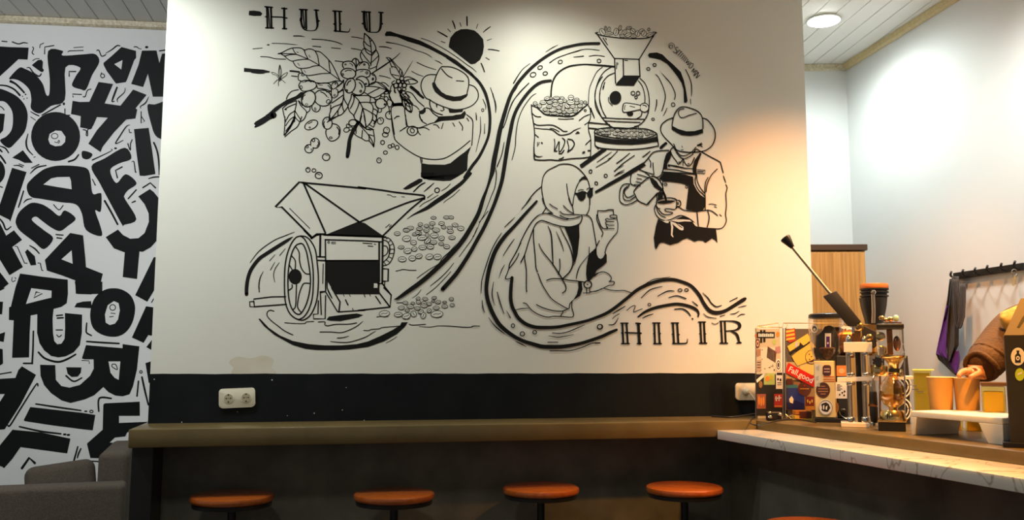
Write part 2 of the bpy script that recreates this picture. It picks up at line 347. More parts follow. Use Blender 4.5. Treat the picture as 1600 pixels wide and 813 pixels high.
# traced brush strokes: T sets the local frame, then one stroke or filled shape per line
MURAL = '''
T 370 0 8
F 155 135 215 132 290 142 320 168 300 198 215 200 150 190 152 150
P 2.4 352 84 444 92
P 3.2 376 90 384 348
P 3.2 426 92 434 350
P 2.2 360 348 458 350
P 1.8 392 96 412 340
F 346 208 368 196 368 222
P 2.2 430 210 560 214 590 222 628 226
P 3.6 592 104 594 358
P 2.2 562 104 624 108
P 2.2 570 358 624 360
P 2.4 784 118 880 122
P 3 806 122 808 240
V 800 230 28 810 300 28 830 350 24 860 376 14 920 384 10 980 376 14 1006 330 26 1006 260 32 998 200 30 992 126 26
P 3.2 862 124 868 360
P 1.8 826 130 846 350
P 2.2 968 126 1022 130
F 776 252 804 236 804 268
F 1016 244 1044 262 1016 278
P 2.4 1202 138 1310 144
P 3.6 1228 142 1236 388
P 3.2 1284 144 1290 390
F 1200 300 1228 284 1228 320
F 1292 284 1318 300 1292 318
V 1218 386 18 1300 394 18 1390 400 14 1408 380 10 1416 354 6
P 2.4 1562 146 1670 152
V 1592 150 36 1592 230 34 1600 320 34 1616 370 26 1650 398 14 1700 404 12 1760 400 16 1790 360 28 1800 300 32 1802 160 30
P 3 1656 152 1662 392
P 1.8 1620 156 1634 370
P 2.2 1774 154 1830 158
F 1556 294 1580 280 1580 312
F 1812 280 1834 298 1812 314
V 710 450 14 790 450 14 850 460 5
V 940 490 12 1080 496 12 1220 520 12 1290 544 12 1322 560 6
V 440 542 10 600 546 9 700 556 9 760 560 4
F 372 566 384 552 412 556 400 570
L 1.2 202 610 250 606 318 600
L 1.4 298 708 400 714 480 734 610 740
L 1.5 948 578 1048 586
L 1.3 1184 598 1296 608
L 1.4 1436 462 1500 468 1570 484
L 1.4 1432 606 1500 616 1556 630
L 1.6 1230 762 1300 770 1340 778
T 370 0 8
L 1.6 516 672 560 660 640 618 700 600 780 598 820 610 850 640
L 1.6 850 626 900 612 950 620 980 640
L 1.6 980 638 1040 650 1090 690 1140 740 1186 796 1240 900 1290 1010
L 1.5 516 672 640 672 740 680 890 740 1020 810 1160 910 1310 1020
L 1.4 700 610 720 650 745 680
L 1.5 840 620 852 660 870 700 890 735
L 1.5 985 650 1010 700 1020 760 1030 816
L 1.5 1150 760 1158 840 1170 910
L 1.5 550 672 600 700 660 685 740 680
L 1.5 590 696 640 740 690 764 760 750 840 742 895 742
L 1.5 700 766 740 830 800 856 900 846 960 826 1030 820
L 1.5 800 860 830 920 890 944 980 934 1060 920 1165 916
L 1.5 870 950 900 990 960 1024 1040 1040 1150 1034 1230 1012 1310 1016
S 1 750 650 770 660
S 1 900 690 918 718
S 1 760 790 785 820
S 1 840 880 860 905
T 370 90 8
F 90 128 200 140 330 150 412 170 412 186 330 194 200 184 88 178
V 180 186 8 260 196 14 345 200 6
V 668 168 22 720 172 22 780 180 22
V 684 230 12 750 236 14
L 1 535 270 520 210 525 150 537 92 552 140 556 190 545 265
L .8 537 110 538 260
L .9 530 272 490 220 450 210 436 186 490 200 525 240 532 262
L .9 545 270 570 220 632 186 620 220 580 250 548 270
L 1 532 272 500 285 460 328
L 1 535 275 520 310 522 354
L 1 545 275 570 285 606 318
E 1 536 276 12 16 0
L 1.5 826 190 780 200 766 240 772 280 800 292
E 1.2 826 216 18 12 -10
L 1.6 800 300 850 284 920 286 970 300 994 340 980 380 930 406 860 420 820 416 784 380 776 340 800 300
E 1.1 804 370 14 20 -25
L 1.6 850 304 890 290 930 304
L 1 820 305 835 310
L 1.6 1012 330 1080 318 1150 326 1180 370 1176 418 1130 404 1060 386 1012 384 1000 350
L 1.4 1140 350 1160 366 1168 386
L 1 1030 344 1070 344
L 1.5 1184 350 1200 318 1240 304 1262 330 1250 370 1200 394 1184 370
E 1 1234 326 7 10 20
L 1.5 1184 400 1180 440 1190 490 1220 504 1260 470 1262 410 1240 394
E 1 1222 472 10 12 20
L 1.5 1120 430 1176 424
V 1336 280 16 1310 320 20 1250 370 14
L 1.5 1336 290 1330 380 1260 440
L 1.5 620 520 640 470 690 420 770 402
F 214 824 236 800 370 720 480 620 620 530 740 480 800 430 856 432 800 500 740 528 640 574 560 620 440 716 350 800 300 832 262 848 222 842
T 370 90 8
E 1.8 896 516 84 106 25
E 1.8 1076 506 114 100 20
W 820 520 850 450 920 424 970 450 976 520 940 590 880 610 830 580
E 1.8 896 516 86 104 22
L 1.4 824 528 830 490 858 466
L 1.6 1048 428 1090 446 1124 484
S 1 1140 494 1146 500
E 1.2 1142 548 20 26 30
E 1 872 588 16 12 0
L 1.6 940 600 940 640 970 674 1010 676 1040 640 1040 600
E 1 980 644 10 18 -10
T 370 90 8
L 1.6 572 636 584 700 600 760 612 800
L 1.6 572 636 640 580 740 540
L 1.6 620 650 600 650 640 620 730 580
L 1.6 745 540 740 600 724 680 720 800
L 1.6 770 540 800 600 860 660 870 700 840 770 800 800
L 1.5 620 780 660 710 724 668
L 1.5 724 660 760 720 800 780
L 1.5 916 610 910 660 874 692
L 1.5 780 545 800 570 820 600
T 370 180 8
V 460 0 80 400 20 78 340 70 60 280 110 50 230 146 22
L 1.6 600 20 600 120 590 250
L 1.6 720 20 680 120 640 190 600 250
L 1.6 812 20 760 140 680 200 600 270
L 1.5 724 0 720 60 660 170
L 1.4 612 130 660 60 715 20
L 1.4 780 80 740 40 724 10
L 1.4 612 200 640 160 720 60
V 590 250 6 640 190 20 700 60 8
T 470 180 8
E 1.6 130 122 88 52 -28
L 1.4 94 106 140 84
E 1 112 154 10 8 0
E 1.7 332 100 60 76 0
V 330 90 10 380 50 22 500 -4 8
V 360 0 14 360 50 18
L 1.3 296 80 286 110 300 150
L 1 320 45 330 55
L 1.7 394 106 450 120 486 160 490 220 470 280 420 318 370 322 330 280 312 220 320 180
L 1.8 452 150 478 190 474 240
E 1.3 374 284 18 12 0
E 1.6 178 350 56 64 0
E 1.6 102 420 52 52 0
W 130 360 170 330 150 410 130 400
E 1.4 158 314 16 18 -20
E 1.2 80 396 14 14 0
L 1.2 214 330 220 360 200 390
L 1.2 130 420 130 440
E 1.6 316 524 46 44 0
L 1 310 500 340 505
E 1.4 90 684 26 30 0
E 1.4 164 692 24 22 0
E 1.5 224 754 44 40 0
S 1.2 215 740 240 748
S 1.2 80 664 96 674
E 1.7 650 96 50 40 0
L 1.5 610 130 580 110 570 140 590 160
E 1.5 572 184 36 28 -20
L 1.4 600 150 640 150 640 180 600 190
V 720 90 36 670 170 46 630 250 46 608 320 46 600 400 52 588 480 50 582 522 40
E 1.5 996 72 38 42 25
L 1.2 990 40 1006 70
E 1.5 1072 190 38 40 0
E 1.5 1056 244 36 28 0
E 1.5 1022 342 24 26 0
E 1.4 1114 392 24 22 0
E 1.4 1150 378 20 22 0
E 1.5 1204 404 24 26 0
E 1.4 1058 468 24 22 0
E 1.4 978 566 28 32 -10
S 1 1075 170 1084 184
S 1 972 555 980 565
T 470 180 8
L 1.6 660 0 680 50 740 90 800 160
L 1.6 760 10 740 90
L 1.6 790 0 800 60 820 150
L 1.6 900 0 894 60 850 120 812 160
L 1.6 930 0 950 50 930 100 910 150
L 1.6 900 60 940 90
L 1.6 712 100 760 150 840 240 890 320 912 390
L 1.6 730 90 780 150 860 186 900 180 915 240 922 310 912 400
L 1.5 690 140 690 230
L 1.6 660 220 700 260 760 290 810 320 856 324 912 396
L 1.5 770 190 762 290
L 1.5 850 240 856 320
L 1.5 820 180 880 170 900 180
L 1.5 860 246 914 260
L 1.4 860 120 905 150
L 1.4 840 150 912 180
T 550 40 8
L 1.6 155 95 150 180 146 240 180 330 240 370
L 1.6 155 95 240 170 290 250 300 300
L 1.6 155 95 210 150 230 220 240 300 245 380 235 500
L 1.5 155 200 190 240 228 260
L 1.5 160 280 200 310 240 330
L 1.5 230 200 250 180
L 1.5 245 350 290 310
L 1.6 300 300 330 360 334 420 310 500 304 550
L 1.6 155 280 120 320 104 380 130 440
L 1.5 120 330 160 390 235 480
L 1.5 300 310 270 350 245 380
L 1.5 245 460 300 410 330 380
L 1.5 220 545 260 530 310 510
L 1.5 300 300 250 350
V 600 340 6 540 400 12 400 500 20 260 590 16
L 1.3 430 400 480 410 560 500 620 560 640 630
L 1.4 430 400 470 450 500 530 500 510 560 530
L 1.4 470 410 530 490 590 590 610 640
L 1.4 475 530 486 600 540 660 590 676
L 1.4 500 610 590 630
L 1.4 590 590 600 540
L 1.3 620 640 620 580
V 434 400 4 470 440 14 500 450 4
V 760 440 4 700 540 10 640 640 8
E 1.5 622 660 26 26 0
L 1.5 650 650 700 640 760 660 822 704 760 730 680 730 640 700
L 1.4 660 690 740 670 820 700
L 1.3 680 700 700 680 720 720
E 1.5 578 698 26 24 0
E 1.5 640 702 24 20 0
E 1.5 548 752 28 32 30
E 1.5 602 746 24 30 20
E 1.5 658 748 26 30 20
L 1.5 530 690 500 710 502 730 520 728
V 340 264 12 420 268 14 496 288 8
V 430 208 16 560 230 9 700 270 9 800 310 9 900 340 9 960 370 9 998 398 5
V 1040 434 7 1090 456 12 1128 482 6
V 812 460 10 920 510 10 1050 552 8
V 746 572 10 820 610 9 890 634 8
V 342 626 12 420 640 11 484 662 8
V 864 158 8 960 190 9 1060 240 9 1200 320 9 1340 416 10 1440 490 10 1500 530 10 1556 580 5
F 410 110 430 74 480 72 560 100 740 150 860 190 1000 260 1180 360 1300 430 1400 510 1500 590 1600 700 1560 700 1480 600 1380 530 1240 440 1100 360 960 290 840 240 700 200 560 140 470 130 420 132
F 1210 270 1214 230 1230 150 1290 80 1360 46 1440 42 1530 60 1580 100 1640 170 1650 260 1636 350 1600 430 1540 476 1500 484 1480 480
V 1070 72 12 1130 104 18 1190 140 16
V 1196 42 9 1230 76 10
V 1116 198 10 1164 216 10
V 1256 -60 14 1280 0 18 1290 40 12
V 1348 -38 9 1364 10 10
V 1436 -110 18 1438 -50 20 1440 0 16
V 1574 -20 8 1554 36 8
V 1730 14 12 1680 50 16 1640 84 10
V 1744 166 8 1690 186 10
V 1706 298 14 1760 302 16 1840 316 12
V 1674 402 10 1716 426 10
V 1614 472 14 1636 520 16 1656 580 14
T 500 80 11.43
E 1.8 506 400 134 94 5
L 1.4 450 360 500 338 560 350
E 1.4 404 418 18 16 0
L 1.8 420 300 400 250 420 200 500 178 570 190 620 240 650 330
L 1.8 570 180 600 140 640 130 680 160 700 210
L 1.6 640 130 650 300
L 1.2 530 215 570 235 582 266
L 1.8 650 280 700 210 780 190 850 210 880 270 870 310
L 1.4 700 256 720 226 760 205
E 1.4 792 240 14 14 0
E 1 456 236 14 10 0
L 1.8 640 350 700 330 800 326 880 350 896 400 880 450 820 470
L 1.6 640 360 630 440
E 1.4 836 388 18 20 0
L 1.8 900 400 960 410 1000 480 980 560 920 590 870 585
L 1.3 930 420 960 440
E 1.6 944 498 12 20 10
L 1.8 650 490 720 450 800 460 860 520 874 600 850 630
L 1.8 640 510 700 510 770 560 806 640 790 720 730 776 650 780 570 740
E 1.8 536 614 94 136 14
L 1.8 480 610 510 550 550 526
L 1.8 700 560 740 600 754 650
E 1.8 476 704 16 14 20
E 1.6 728 716 16 18 30
L 1 720 370 770 350
E 1.8 820 586 10 10 0
L 1.6 880 610 940 560 1010 552 1080 570 1160 630 1230 710
L 1.6 820 630 940 630 1060 650 1230 710
L 1.6 850 770 960 710 1060 660
L 1.6 800 740 860 780 950 830 1050 800 1140 740 1230 710
V 1010 550 8 1080 600 14 1220 704 20
L 1.5 1100 560 1160 570 1228 628
T 500 140 11.43
L 1.7 420 20 420 140 400 240 400 300 430 400
L 1.7 320 60 420 0
L 1.7 210 240 300 180 410 100
L 1.7 190 360 240 310 350 270 400 230
L 1.7 190 280 190 380 170 440 160 540
L 1.7 400 240 340 340 260 450 180 540
L 1.7 420 120 440 190 500 290
L 1.7 560 90 550 160 510 260 490 320 430 400 380 450 320 470 240 520 170 560
L 1.7 320 380 320 460
L 1.7 590 90 610 150 590 240 540 340
L 1.7 500 300 530 390 600 460 620 520 680 580 740 620 810 690
L 1.7 570 80 640 140 700 210 760 330 800 500 820 690
L 1.7 700 220 680 300 640 390 600 470
L 1.7 760 340 740 440 716 540 716 590
L 1.6 700 230 870 230 930 270 950 340 930 430
L 1.6 760 330 860 380 930 430 940 500 900 600 820 680
L 1.6 640 110 870 110 900 160 890 230
L 1.6 890 130 960 150 990 220 890 232
L 1.6 980 240 1010 310 1040 350 1036 400
L 1.6 950 340 1020 380 1010 460 950 430
L 1.6 1010 460 1010 520 960 610
L 1.6 940 540 980 580
L 1.6 590 100 700 100 780 60
F 600 90 700 92 720 110 620 116
E 1.6 1090 250 98 90 0
E 1.5 1180 170 36 46 0
E 1.4 1124 100 32 32 0
E 1.4 1184 50 34 30 0
E 1.6 1156 264 10 12 0
F 1150 30 1180 0 1240 20 1200 40
L 1.5 1090 110 1060 160 1000 176 960 150
L 1.5 1100 340 1096 390 1060 410 1040 400
L 1.6 1270 20 1240 80 1240 140 1300 220 1310 240
L 1.6 1450 20 1440 80 1470 180 1474 240
L 1.6 1330 0 1330 40 1350 60
F 1298 244 1470 232 1474 280 1340 300 1292 300
L 1.5 1220 170 1290 220 1270 300 1220 300 1200 230
L 1.5 1230 310 1240 380
L 1.6 1270 390 1210 396 1174 440 1184 500 1230 528 1278 524
L 1.5 1240 400 1240 440
L 1.6 1270 330 1270 430 1290 560 1330 800
L 1.6 1270 330 1330 290 1480 290 1510 330 1520 440 1550 600 1560 660
L 1.5 1330 520 1370 480 1416 480
L 1.4 1430 740 1500 700 1560 660
T 500 140 11.43
L 1.5 1390 0 1460 140 1500 180 1580 180
L 1.5 1480 180 1600 240
L 1.5 1500 190 1550 350 1620 390
L 1.5 1520 240 1560 290 1620 310
L 1.5 1430 20 1520 150 1600 250
L 1.5 1540 60 1600 180 1660 260
T 600 90 8
L 1.5 70 480 60 440 80 400 90 360 110 340 130 360
L 1.5 130 380 140 430 150 440
L 1.5 70 480 100 550 110 580
L 1.6 200 470 220 520 226 560
F 104 572 230 564 232 600 150 600 104 612
E 1.5 224 262 26 26 0
E 1.5 182 298 26 24 0
E 1.5 238 306 22 18 0
E 1.5 150 350 26 30 30
E 1.5 206 346 22 30 10
E 1.5 254 350 24 28 10
E 1.5 192 396 22 22 0
E 1.5 252 392 24 22 0
E 1.4 212 424 16 20 0
E 1.5 244 438 24 20 0
L 1.5 200 450 240 500 300 560 350 590
L 1.5 230 500 230 560 260 630 340 688 350 600 300 520 260 480
L 1.5 270 600 300 560 330 640 340 680
L 1.4 240 530 290 550 300 570
V 226 560 8 250 620 12 340 688 8
V 338 368 40 400 420 34 440 460 34 492 504 26
V 350 364 20 430 440 34
L 1.6 270 430 310 430 360 460 420 540 500 610
L 1.3 260 450 300 470 326 500
L 1.4 350 590 400 610 440 650
F 500 622 524 630 520 680 490 706 444 706 436 668 470 660 496 640
L 1.7 524 630 570 640 620 700 680 740
L 1.7 444 706 450 750 480 790
L 1.8 574 530 574 590 600 650 650 690 730 716
F 648 572 668 588 666 630 652 610
L 1.5 740 626 752 650 730 666 708 660
F 800 630 860 650 990 650 980 680 880 692 820 692
F 680 736 860 728 900 716 960 710 1010 664 1026 700 1000 760 900 780 700 794 640 820
L 1.7 580 530 520 500 470 400 466 320 500 250 560 216 650 214
L 1.7 560 520 640 570 760 620 880 650 1000 640 1100 600 1160 540 1180 480 1170 420 1130 364 1070 340
L 1.8 630 300 660 210 710 124 760 114 860 124 980 180 1050 250 1060 340 1040 440 1040 470
F 602 320 630 296 660 360 720 430 780 466 880 488 960 480 1040 452 1036 490 960 540 860 546 780 524 700 480 640 430 610 370
L 1.7 720 140 790 220 850 254
L 1.6 906 290 996 296
V 790 0 30 900 70 36 1000 140 36 1100 220 32 1190 310 36 1260 430 40 1300 560 36 1322 700 36 1324 830 36 1310 960 34 1270 1080 34 1190 1240 38 1100 1360 40 1010 1500 40
V 1330 376 8 1370 490 12 1400 600 12 1396 690 8
V 1236 520 8 1270 600 12 1270 650 6
V 1150 690 8 1156 780 14
E 1.3 1234 658 14 18 0
L 1.3 1030 710 1090 760 1110 800
T 600 180 8
L 1.4 860 96 884 140
L 1.5 940 84 980 140 980 190
L 1.4 740 100 720 170
L 1.5 620 120 660 124 690 160
L 1.4 440 164 510 156 566 184
L 1.4 1036 36 1060 74
V 1156 0 10 1156 60 12
V 1204 20 6 1208 180 12 1190 290 10 1150 460 6
V 1258 106 6 1256 230 12
L 1.6 1040 0 1100 50 1112 120 1104 300 1096 380
L 1.6 420 164 500 140 570 110 640 90 740 60
V 620 100 6 680 60 34 740 40 44
E 1.7 356 196 66 58 0
E 1.4 354 194 24 30 -30
L 1.6 270 0 276 80 290 136 400 154 440 160
L 1.4 202 200 250 166 290 140
L 1.4 420 190 440 230 456 244
L 1.6 444 0 470 70 530 110
L 1.6 90 0 110 180 130 280 150 320 240 400 360 480 460 530
L 1.6 130 46 150 24 186 14
L 1.7 460 530 540 548 660 554 780 530 940 430 1076 320
L 1.6 456 530 466 600
L 1.2 474 540 480 590
F 466 600 560 616 760 620 830 600 940 510 1010 460 1090 390 1050 500 1040 690 960 740 860 800 500 800 460 770 466 700
T 560 270 8
F 780 0 1320 0 1240 50 1150 100 1060 104 960 96 880 90 820 70 782 50
F 556 200 640 140 760 74 800 80 800 110 740 150 640 200 590 214
V 832 126 16 770 160 20 690 238 16
V 944 130 10 880 186 18 820 236 8
E 1.7 984 220 30 28 -40
V 936 260 6 864 314 12
V 996 280 8 900 340 10 820 380 10 764 426 8
V 1150 140 8 1100 190 10 1040 226 8
V 1266 210 8 1180 290 9 1100 344 9 1066 376 8
V 1400 10 40 1300 120 46 1200 200 50 1080 290 56 960 370 54 860 440 46 760 490 30 680 530 16 612 578 6
L 2.8 0 180 300 220 500 250 780 280 824 296 824 330
L 2.8 30 610 300 500 600 380 810 318
L 2.8 300 796 480 620 660 450 820 320
L 1 360 276 400 280 430 300 470 300
L 1 540 300 576 304
L 1.2 340 686 390 644
L 1.2 386 680 412 654
V 1620 480 10 1560 560 10 1510 620 10
V 1484 690 8 1440 800 10
T 370 270 8
P 3 1606 198 820 124 780 118 480 428 560 428 930 800
P 3 830 124 1110 760 1000 768 930 820
P 3 860 140 1530 616
P 1.2 660 446 912 696
F 1110 776 1520 610 1600 630 1830 790 1830 804 1100 786
E 1.5 1024 36 44 38 0
L 1 1010 20 1036 25
T 370 360 8
V 166 404 8 280 260 12 460 130 12 600 70 12 720 22 6
V 696 84 10 640 122 36 560 172 44 460 235 46 360 300 46 285 352 46 215 435 46 165 520 46 135 620 46 122 720 46 121 800 46
V 606 230 6 536 314 10
V 476 306 6 410 380 10
V 474 400 6 420 496 10
V 530 404 7 480 480 10 460 560 10 474 646 8
V 330 516 6 290 600 14 276 700 16 282 770 12
L 2.2 800 72 740 90 680 170 630 300 604 440 596 600 598 800 612 920 650 1020 700 1080 770 1116 840 1120 920 1060 980 940 1010 800 1020 600 1004 400 980 240 920 130 860 80 800 72
L 2.2 800 72 860 130 920 280 950 460 956 640 944 840 900 990 840 1080 770 1120
L 2.2 796 164 740 190 690 280 656 420 640 580 642 760 660 900 700 1000 760 1050 810 1030 870 920 910 760 920 600 900 430 870 270 830 180 796 164
L 1.9 740 210 780 280 784 380 810 480 860 540 904 548
L 1.9 684 320 730 380 730 490
L 1.9 660 440 690 490
L 1.9 650 750 690 720 690 680
L 1.9 745 680 740 860 730 960 700 990
L 1.9 905 664 840 664 810 710 780 800 758 940 780 1000 810 1030
E 1 730 580 78 92 0
C 730 580 80 94
P 2.5 840 0 940 104 1010 50 1110 50
P 3.2 1044 60 1040 330
P 2 1020 60 1000 60
P 2.2 1014 330 1104 334
P 2.2 1110 390 1106 120
P 2.2 1104 118 1600 132 1820 146
P 2.8 1090 56 1860 84
P 2.4 1014 376 1120 380 1780 378
P 1.4 1080 420 1074 666
P 2.4 1114 380 1110 760 1044 770
F 1120 376 1780 378 1784 800 1230 800 1130 630 1118 640
W 1714 664 1760 664 1758 736 1712 736
P 1.6 1130 640 1130 720 1190 850
E 1 1148 150 12 12 0
P 1 1184 148 1236 150 1234 168 1184 166 1184 148
P 1.4 1576 160 1690 168
P 1.4 1640 196 1700 200
S 1.2 1720 172 1736 178
P 2.8 1780 146 1780 640
P 3 1824 90 1818 660
T 370 450 8
P 2 610 110 440 112 210 140 212 170 160 174 164 234 220 236 212 170
P 2.2 220 236 620 206
P 2 1044 60 1110 50 1260 300 1280 300 1600 280
P 2 1044 60 1056 334
P 2 1110 96 1104 386 960 388 956 330 1014 326 1020 160
L 1.6 1130 0 1150 60 1190 130
P 2.4 1186 0 1290 176 1276 300
F 1230 0 1760 0 1760 70 1250 74
P 1 1330 80 1344 108
P 1 1404 76 1420 110
P 2 1360 150 1390 214
P 1.2 1446 256 1456 284
V 278 54 10 282 0 10
F 1122 400 1150 360 1300 340 1500 320 1580 340 1520 370 1300 416 1180 412
L 1.3 600 436 740 446 850 444 870 426 960 420
L 1.6 1020 426 1100 426 1100 460 1140 474 1240 456 1400 454 1496 438
V 1576 416 6 1500 480 12 1400 530 12 1300 560 12 1180 552 12 1040 552 12
V 1256 628 12 1330 622 12 1400 602 6
V 1170 670 8 1290 682 12 1420 676 12 1600 620 12 1700 560 8 1740 540 4
L 1.6 464 292 420 280 384 300 380 350 430 410 520 480 600 540 700 588
F 270 390 290 384 400 500 540 596 700 664 900 704 1100 720 1300 720 1500 704 1640 670 1800 600 1940 530 2040 470 2060 430 2140 430 2100 490 2000 580 1840 670 1640 740 1400 772 1200 780 1000 778 860 764 700 716 560 640 470 590 340 480
V 1864 690 6 1940 650 8 2000 610 6
T 560 360 8
L 1.6 310 90 380 100 430 160 450 240 430 340 380 420 310 444
L 1.6 310 120 360 140 390 200 390 270 370 340 310 400
L 1.6 310 196 350 200 370 250 350 300 310 324
P 1.2 350 110 370 90
P 1.2 376 150 404 124
P 1.2 390 190 424 174
P 1.2 394 236 440 236
P 1.2 388 290 440 290
P 1.2 376 330 420 350
P 1.2 350 370 390 400
P 1.2 320 400 350 440
V 386 190 6 392 240 20 380 290 6
P 2.4 300 480 374 484 370 636 310 636
P 1.6 330 640 326 700
P 2.4 240 664 300 668 400 800
P 2.4 256 700 256 664
L 1.3 470 510 520 500 560 490 640 500 720 500
V 1226 166 4 1140 270 14 1060 340 12 1000 420 8 900 480 8 800 550 10 732 600 8
V 1190 410 8 1120 500 10 1020 600 12 900 696 8
V 1156 516 7 1080 600 9 960 720 9 850 804 8
V 784 740 6 740 800 8 670 850 4
V 1470 0 8 1420 110 10 1340 220 10 1260 330 8
T 560 450 8
P 2.4 320 0 410 88 396 240 0 282
P 2.4 250 50 392 236
P 2 216 106 276 196
P 1.2 70 80 84 116
P 1.2 140 70 148 100
P 1.4 480 186 550 186
L 1.3 66 532 130 534 160 520 260 512 300 496 440 484 560 474
L 1.4 636 454 680 466 840 456
V 760 484 6 900 490 9 1000 476 9 1160 480 12 1340 494 12 1420 488 10 1440 476 8 1520 478 5
L 1.2 230 364 300 356 360 360
T 560 270 8
B 940 564 34 18 0
B 1100 558 36 20 0
B 1160 558 32 20 10
B 774 646 30 22 -15
B 850 664 30 20 -10
B 924 634 36 22 0
B 1040 634 36 24 -5
B 910 680 28 22 -10
B 1066 680 28 22 10
B 1208 654 38 24 5
B 1280 696 42 28 0
B 1142 690 34 20 10
B 650 692 44 22 -5
B 590 714 32 22 -15
B 764 700 40 20 0
B 850 722 36 22 0
B 972 716 46 26 5
B 1150 734 40 24 0
B 486 760 38 24 0
B 706 768 34 20 -10
B 764 756 28 22 -20
T 560 360 8
B 604 104 52 36 -8
B 690 154 38 28 0
B 798 92 60 32 -8
B 864 134 46 28 -45
B 860 60 26 22 0
B 950 64 50 32 0
B 940 148 42 26 0
B 1040 100 36 28 -20
B 1170 92 42 22 0
B 1036 170 32 20 0
B 1104 204 38 26 5
B 534 212 38 20 -5
B 616 258 48 32 -10
B 700 234 34 28 -15
B 802 214 48 28 0
B 900 206 44 28 -5
B 548 362 50 32 0
B 674 350 44 32 0
B 756 324 42 28 -15
B 888 330 46 34 -15
B 988 332 48 34 -5
B 600 0 40 20 0
B 740 28 30 22 0
T 560 450 8
B 324 322 66 38 -6
B 498 334 50 30 -5
B 600 354 54 36 -20
B 690 326 34 38 -30
B 780 300 36 24 -20
B 812 346 30 40 20
B 982 328 76 42 -5
B 884 286 30 24 -30
B 536 250 40 22 -5
B 610 282 28 18 0
B 650 232 44 24 5
B 736 256 36 22 0
B 972 250 40 22 0
B 1078 230 38 22 0
B 586 186 32 20 0
B 746 134 26 20 -30
B 834 138 34 20 10
B 948 124 30 18 -10
B 996 178 34 20 -15
B 750 178 30 22 0
B 820 192 34 20 0
B 820 224 44 22 0
B 884 200 30 20 0
B 934 166 20 14 0
B 1078 180 26 14 0
B 1162 140 28 20 0
B 1172 214 28 20 0
B 680 192 24 16 0
T 770 30 8
V 662 410 6 740 360 12 812 324 6
V 466 554 6 380 620 10 320 700 14 260 800 18
V 712 544 14 800 486 12 940 434 11 1060 398 16 1120 380 10 1200 374 9 1330 388 9
V 1010 474 8 1134 462 14
L 1.3 1204 464 1290 452 1396 466
E 1.4 1328 522 24 22 0
E 1.4 844 534 26 22 -20
E 1.4 592 604 30 22 -20
E 1.5 504 694 36 28 -20
E 1.5 656 678 28 22 -15
V 1520 594 24 1400 582 24 1240 570 20 1130 566 18 980 584 22 880 624 22 800 690 22 750 780 22 732 880 20 728 960 20
L 1.3 1370 600 1300 660 1240 780 1210 860 1200 940 1196 1060
L 1.6 1480 600 1400 650 1340 730 1300 830 1280 940 1280 1060 1310 1150 1380 1250 1440 1320 1520 1370 1600 1400
L 1.6 1520 672 1440 710 1380 780 1350 860 1334 960 1346 1080 1410 1220
L 1.5 1390 840 1376 880
T 770 130 8
L 1.6 450 0 340 110 260 220 200 360 170 460 130 560
V 540 130 6 480 170 10 380 310 12 320 460 12 290 640 12 280 800 12 240 960 10
V 0 130 12 30 250 10 36 360 6
L 1.6 484 270 490 380 510 500 524 640 516 780 520 900 524 960
V 484 276 12 560 310 14 640 380 18 700 400 18 820 410 16 960 416 20 1040 390 22 1120 320 18 1190 262 16
L 1.6 1196 280 1220 340 1220 440 1196 500 1200 600 1224 700 1222 900 1216 920 1180 928
L 1.4 496 380 540 414 600 420
L 1.7 510 500 570 526 740 524 840 570 880 600 930 602
V 530 560 10 620 572 10 740 584 12 820 640 14 870 650 14 960 630 14 1020 590 12 1100 556 5
L 1.3 716 566 760 570 830 606
L 1.4 820 446 900 450 1010 444
L 1.4 1080 466 1140 420 1210 390
L 1.3 1150 520 1190 490
L 1.3 530 640 570 676
L 1.3 560 740 560 790
L 1.3 580 740 574 770
S 2 610 742 618 752
E 1.2 1156 342 14 12 0
S 2 1040 628 1080 622
S 1.3 1050 612 1070 606
L 1.5 1160 770 1220 710
L 1.3 1225 310 1270 430
P 1.8 1200 490 1440 516
P 1.8 1200 560 1300 570
V 770 700 12 776 760 12 770 850 14 800 790 14 830 730 14 830 860 14 880 800 14 900 720 16 870 686 12
L 2 830 880 860 880 890 840
L 2 770 850 800 850
V 930 720 14 950 800 12 940 860 20
V 940 700 14 990 710 16 1020 760 16 990 820 16 950 850 20
T 770 130 8
B 680 190 38 22 -20
B 796 184 40 20 0
B 866 186 30 18 10
B 978 180 36 30 0
B 1050 206 30 20 0
B 730 190 22 16 30
B 630 240 40 24 5
B 530 252 26 22 20
B 585 285 30 22 10
B 780 226 32 18 0
B 850 226 34 24 0
B 900 220 26 20 20
B 975 240 48 28 10
B 1050 246 30 18 0
B 1106 240 26 20 0
B 1156 240 22 18 20
B 710 240 34 20 0
B 780 270 40 24 0
B 705 292 36 20 0
B 855 270 26 18 0
B 930 290 38 24 40
B 1000 290 34 22 -10
B 1090 284 34 22 0
B 655 330 32 20 10
B 745 336 44 22 0
B 825 306 34 20 0
B 830 350 34 20 0
B 880 324 26 20 0
B 960 356 44 18 0
B 1034 326 34 18 0
B 680 372 40 16 0
B 770 378 40 16 0
B 890 362 28 18 0
B 1030 356 30 16 0
B 850 392 30 12 0
B 930 392 34 12 0
T 770 220 8
V 522 160 8 540 190 14 580 200 12 624 192 5
V 516 200 10 530 234 14 630 242 14 720 238 14 820 246 14 880 238 14 1000 222 14 1120 216 14 1200 204 14 1220 190 10
L 1.6 514 80 516 200
L 1.8 830 230 860 222 884 206
E 1.3 1136 146 16 8 -30
S 2 1190 124 1214 122
F 1086 300 1370 96 1390 110 1404 92 1422 118 1120 340 1100 336
V 1484 140 6 1400 200 10 1304 266 8
V 1556 130 5 1460 230 10 1380 280 10 1290 332 9
E 1.4 1222 384 18 22 20
E 1.4 1412 438 20 20 0
E 1.4 1294 532 18 20 -30
L 1.6 650 800 630 720 612 600 620 500 640 430 690 370 780 324 840 296 920 290 1000 306 1070 346 1140 420 1190 500 1216 600
